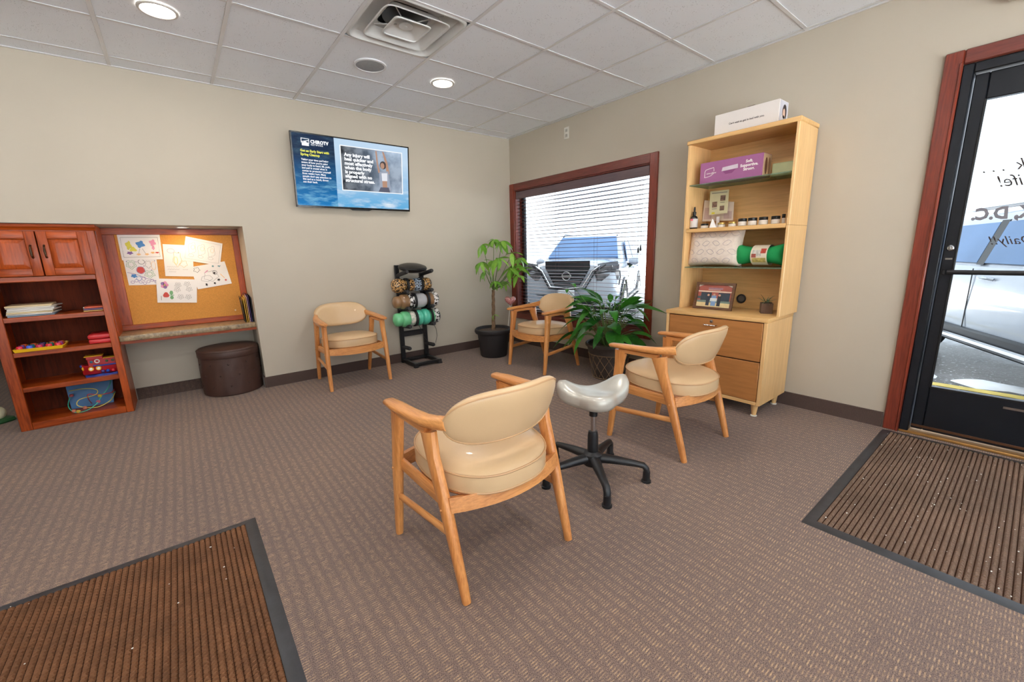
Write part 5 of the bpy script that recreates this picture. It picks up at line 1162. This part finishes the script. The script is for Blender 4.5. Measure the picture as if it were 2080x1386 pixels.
for k, (a_, b_, yb_, lb) in enumerate(((1499, 1518, 448, 'tall black-lidded jar right beside a gold-lidded jar'), (1519, 1539, 446, 'tall black-lidded jar second from the gold-lidded jars'), (1541, 1561, 445, 'tall black-lidded jar third from the gold-lidded jars'), (1566, 1586, 443, 'tall black-lidded jar standing beside the slim tubes'))):
    jar(lb, a_, b_, yb_, -.25, .055, m_black, G2)
jar('slim white tube with black cap beside the last tall jar', 1588, 1596, 442, -.23, .066, m_black, G3); jar('slim white tube with black cap nearest the hutch side', 1598, 1606, 441, -.23, .066, m_black, G3)
yy = Y(1449, 448, -.29).y
solo('folded_card', G().prism([(-.30, yy+.024, zs+.0005), (-.30, yy-.03, zs+.0005), (-.285, yy+.012, zs+.066)], (.012, 0, 0)), M('bright_white_card', S(250, 248, 244), .5), 'bright white folded triangular card in front of the leaflets', 'card', base=(-.295, yy, zs))
# pillows on the lower glass shelf
zs = 1.055
def cushion(name, label, cen, hw, hh, th, mat, fn, tilt=0.0):
    t_ = thing(name, label, 'pillow', (cen[0], cen[1], zs)); N1 = 18
    g = G(); fr_, bk_ = [], []
    for sgn, arr in ((-1, fr_), (1, bk_)):
        for i in range(N1+1):
            row = []
            for j in range(N1+1):
                u_, v_ = -1+2*i/N1, -1+2*j/N1; a_, b_, d_ = fn(u_, v_)
                edge = i in (0, N1) or j in (0, N1)
                row.append(Vector((cen[0]+sgn*th*d_*(0 if edge else 1)+tilt*b_*hh, cen[1]-a_*hw, cen[2]+b_*hh)))
            arr.append(row)
    V1 = [[g.bm.verts.new(p_) for p_ in r_] for r_ in fr_]; V2 = [[V1[i][j] if (i in (0, N1) or j in (0, N1)) else g.bm.verts.new(bk_[i][j]) for j in range(N1+1)] for i in range(N1+1)]
    for VV in (V1, V2):
        for i in range(N1):
            for j in range(N1): g.bm.faces.new((VV[i][j], VV[i+1][j], VV[i+1][j+1], VV[i][j+1]))
    b_ = part('cover', g, mat, t_, sharp=80); return t_, fr_
def f_pil(u_, v_): return u_*(1-.07*(1-v_*v_)), v_*(1-.10*(1-u_*u_)), ((1-u_**4)*(1-v_**4))**.5
def pilmat():
    m, nt, p = nodes('pillow_cloth'); v = coords(nt); n = noise(nt, v, 40, 2)
    nt.links.new(ramp(nt, n, [(.3, S(216, 200, 186)), (.7, S(228, 214, 200))]), p.inputs['Base Color']); p.inputs['Roughness'].default_value = .9; return m
pa, pb = Y(1399, 505, -.235), Y(1508, 500, -.235)
hh = .146; t, frp = cushion('white_pillow', 'off-white rectangular pillow printed with grey ring shapes on the glass shelf', (-.225, (pa.y+pb.y)/2-.004, zs+hh+.002), abs(pa.y-pb.y)/2+.006, hh, .075, pilmat(), f_pil, .12)
m_ring = M('ring_print', S(158, 146, 158), .9)
N1 = 18
for r_ in range(4):
    for c_ in range(5):
        u_, v_ = -.78+c_*.39+(.19 if r_ % 2 else 0), .72-r_*.48
        if abs(u_) > .9: continue
        pts = []
        for k in range(12):
            a_ = 2*PI*k/12; uu, vv = u_+.115*math.cos(a_)*(1 if k % 6 else 1.25), v_+.135*math.sin(a_)+.05*math.cos(a_)*(1 if c_ % 2 else -1)
            fi, fj = (uu+1)/2*N1, (vv+1)/2*N1; i_, j_ = max(0, min(N1-1, int(fi))), max(0, min(N1-1, int(fj))); a1, b1 = fi-i_, fj-j_
            q = frp[i_][j_]*(1-a1)*(1-b1)+frp[i_+1][j_]*a1*(1-b1)+frp[i_][j_+1]*(1-a1)*b1+frp[i_+1][j_+1]*a1*b1
            pts.append(q+Vector((-.0012, 0, 0)))
        part('ring_motif', G().tube(pts, 0, 4, flat=(.0011, .0008), up=Vector((1, 0, 0)), closed=True), m_ring, t)
def f_bone(u_, v_):
    w_ = .66+.44*abs(u_)**2.4; return u_*(1.0+.05*abs(v_)-.10*(1-abs(v_))*(abs(u_) > .9)), v_*w_, ((1-u_**4)*(1-v_**2))**.5*(.85+.15*abs(u_))
pa, pb = Y(1496, 520, -.23), Y(1598, 520, -.23)
hh = .082; t, _ = cushion('green_neck_pillow', 'bright green dog-bone neck pillow with a paper band beside the white pillow', (-.225, (pa.y+pb.y)/2, zs+hh*1.05+.002), abs(pa.y-pb.y)/2, hh, .075, M('green_plush', S(16, 150, 80), .8, var=.08, vs=12), f_bone)
cyb = (Y(1533, 520, -.23).y+Y(1566, 520, -.23).y)/2; hwb = abs(Y(1533, 520, -.23).y-Y(1566, 520, -.23).y)/2
def band(y0_, y1_, s_): return G().loops([[Vector((-.225+.083*s_*math.cos(a_), y_, zs+.0861+.071*s_*math.sin(a_))) for a_ in [2*PI*k/28 for k in range(28)]] for y_ in (y0_, y1_)], cap=False)
bd = part('paper_band', band(cyb-hwb, cyb+hwb, 1.0), M('band_cream', S(224, 212, 188), .6), t)
for f0, f1, a0, a1, c in ((-.8, .3, 2.6, 3.25, (196, 190, 178)), (.2, .85, 2.45, 2.95, (176, 58, 40)), (-.85, -.3, 3.0, 3.35, (150, 60, 44)), (-.8, .85, 3.4, 3.9, (186, 168, 96))):
    part('band_print', G().loops([[Vector((-.225+.0838*math.cos(a_), cyb-hwb*f_, zs+.0861+.0718*math.sin(a_))) for a_ in [a0+(a1-a0)*k/5 for k in range(6)]]+[Vector((-.225+.0832*math.cos(a_), cyb-hwb*f_, zs+.0861+.0712*math.sin(a_))) for a_ in [a1-(a1-a0)*k/5 for k in range(6)]] for f_ in (f0, f1)]), M('band_%d_%d' % c[:2], S(*c), .6, var=.3, vs=60), bd)
# framed photo and small planter on the worktop
zs = zt
c4 = [Y(1414, 562, -.25), Y(1494, 564, -.25), Y(1489, 622, -.25), Y(1411, 618, -.25)]
yA, yB = (c4[0].y+c4[3].y)/2, (c4[1].y+c4[2].y)/2; hF = .205
t = thing('framed_photo', 'wood-framed group photo outside a brick shop front', 'picture frame', (-.27, (yA+yB)/2, zs))
xF0, xF1 = -.265, -.215
def fp(u, v, d=0): return Vector((xF0+(xF1-xF0)*v-d, yA+(yB-yA)*u, zs+.001+hF*v))
m_fw = wood('frame_wood', S(74, 46, 28), S(120, 78, 46), 'y', 20, .1, .4)
for u0_, v0_, u1_, v1_ in ((0, 0, 1, .085), (0, .915, 1, 1), (0, .085, .065, .915), (.935, .085, 1, .915)): part('frame_bar', G().prism([fp(u0_, v0_), fp(u1_, v0_), fp(u1_, v1_), fp(u0_, v1_)], (-.014, 0, .003)), m_fw, t)
def pf(n_, pts, c, d): part(n_, G().prism([fp(.065+.87*u, .085+.83*v, d) for u, v in pts], (-.0005, 0, 0)), M('photo_%d_%d_%d' % c, S(*c), .35, var=.1, vs=30), t)
def R4(a_, b_, c_, d_): return [(a_, b_), (c_, b_), (c_, d_), (a_, d_)]
pf('photo_print', R4(0, 0, 1, 1), (164, 84, 70), .002)
pf('photo_print', R4(0, 0, 1, .20), (214, 190, 140), .003); pf('photo_print', R4(0, .20, 1, .30), (110, 128, 118), .003)
pf('photo_print', R4(0, .68, 1, .73), (224, 208, 188), .003); pf('photo_print', R4(.1, .28, .42, .66), (44, 56, 66), .003); pf('photo_print', R4(.62, .28, .95, .66), (44, 56, 70), .003); pf('photo_print', R4(.0, .36, .1, .48), (70, 86, 92), .003)
pf('photo_print', [(.0, .9), (.15, 1), (.0, 1)], (226, 214, 200), .003); pf('photo_print', [(1, .9), (1, 1), (.85, 1)], (226, 214, 200), .003); pf('photo_print', R4(.3, .80, .72, .88), (150, 110, 124), .003); pf('photo_print', R4(.3, .775, .66, .79), (226, 214, 200), .0035)
for u, w_, c, h_ in ((.33, .05, (40, 50, 66), .55), (.5, .07, (116, 146, 186), .58), (.66, .05, (38, 42, 52), .56)):
    pf('photo_figure', R4(u-w_, .06, u+w_, h_-.05), c, .004); pf('photo_figure', [(u+.035*math.cos(a_), h_-.01+.05*math.sin(a_)) for a_ in [2*PI*k/10 for k in range(10)]], (196, 150, 124), .0045)
pf('photo_figure', R4(.40, .27, .60, .41), (206, 212, 210), .005)
part('easel_leg', G().prism([(xF1+.004, (yA+yB)/2+.02, zs+.15), (xF1+.004, (yA+yB)/2-.02, zs+.15), (-.13, (yA+yB)/2-.025, zs+.001), (-.13, (yA+yB)/2+.025, zs+.001)], (.003, 0, 0)), m_black, t)
part('backing', G().prism([fp(.01, .01, -.004), fp(.99, .01, -.004), fp(.99, .99, -.004), fp(.01, .99, -.004)], (.003, 0, 0)), m_black, t)
yP = Y(1557, 620, -.20).y
t = thing('small_planter', 'square brown wooden planter with a spiky air plant', 'planter', (-.20, yP, zs))
R_ = Matrix.Rotation(math.radians(28), 3, 'Z')
part('wood_box', G().box((-.20-.038, yP-.038, zs), (-.20+.038, yP+.038, zs+.075), .002, rot=R_), wood('planter_wood', S(84, 62, 48), S(116, 88, 68), 'x', 18, .08, .7, 0), t)
part('planter_soil', G().box((-.20-.032, yP-.032, zs+.07), (-.20+.032, yP+.032, zs+.0765), .001, rot=R_), m_soil, t)
m_ap = leafmat('air_plant_leaf', S(84, 108, 78), S(140, 160, 120)); lap = [leaf_mesh('leaf', .075, .0045, d_, .3, 5) for d_ in (.1, .5)]
rnd = random.Random(5)
for i in range(22): put_leaf(lap[i % 2], m_ap, t, (-.20+rnd.uniform(-.012, .012), yP+rnd.uniform(-.012, .012), zs+.074), i*2.4, rnd.uniform(.35, 1.25), 0, rnd.uniform(.6, 1.0))
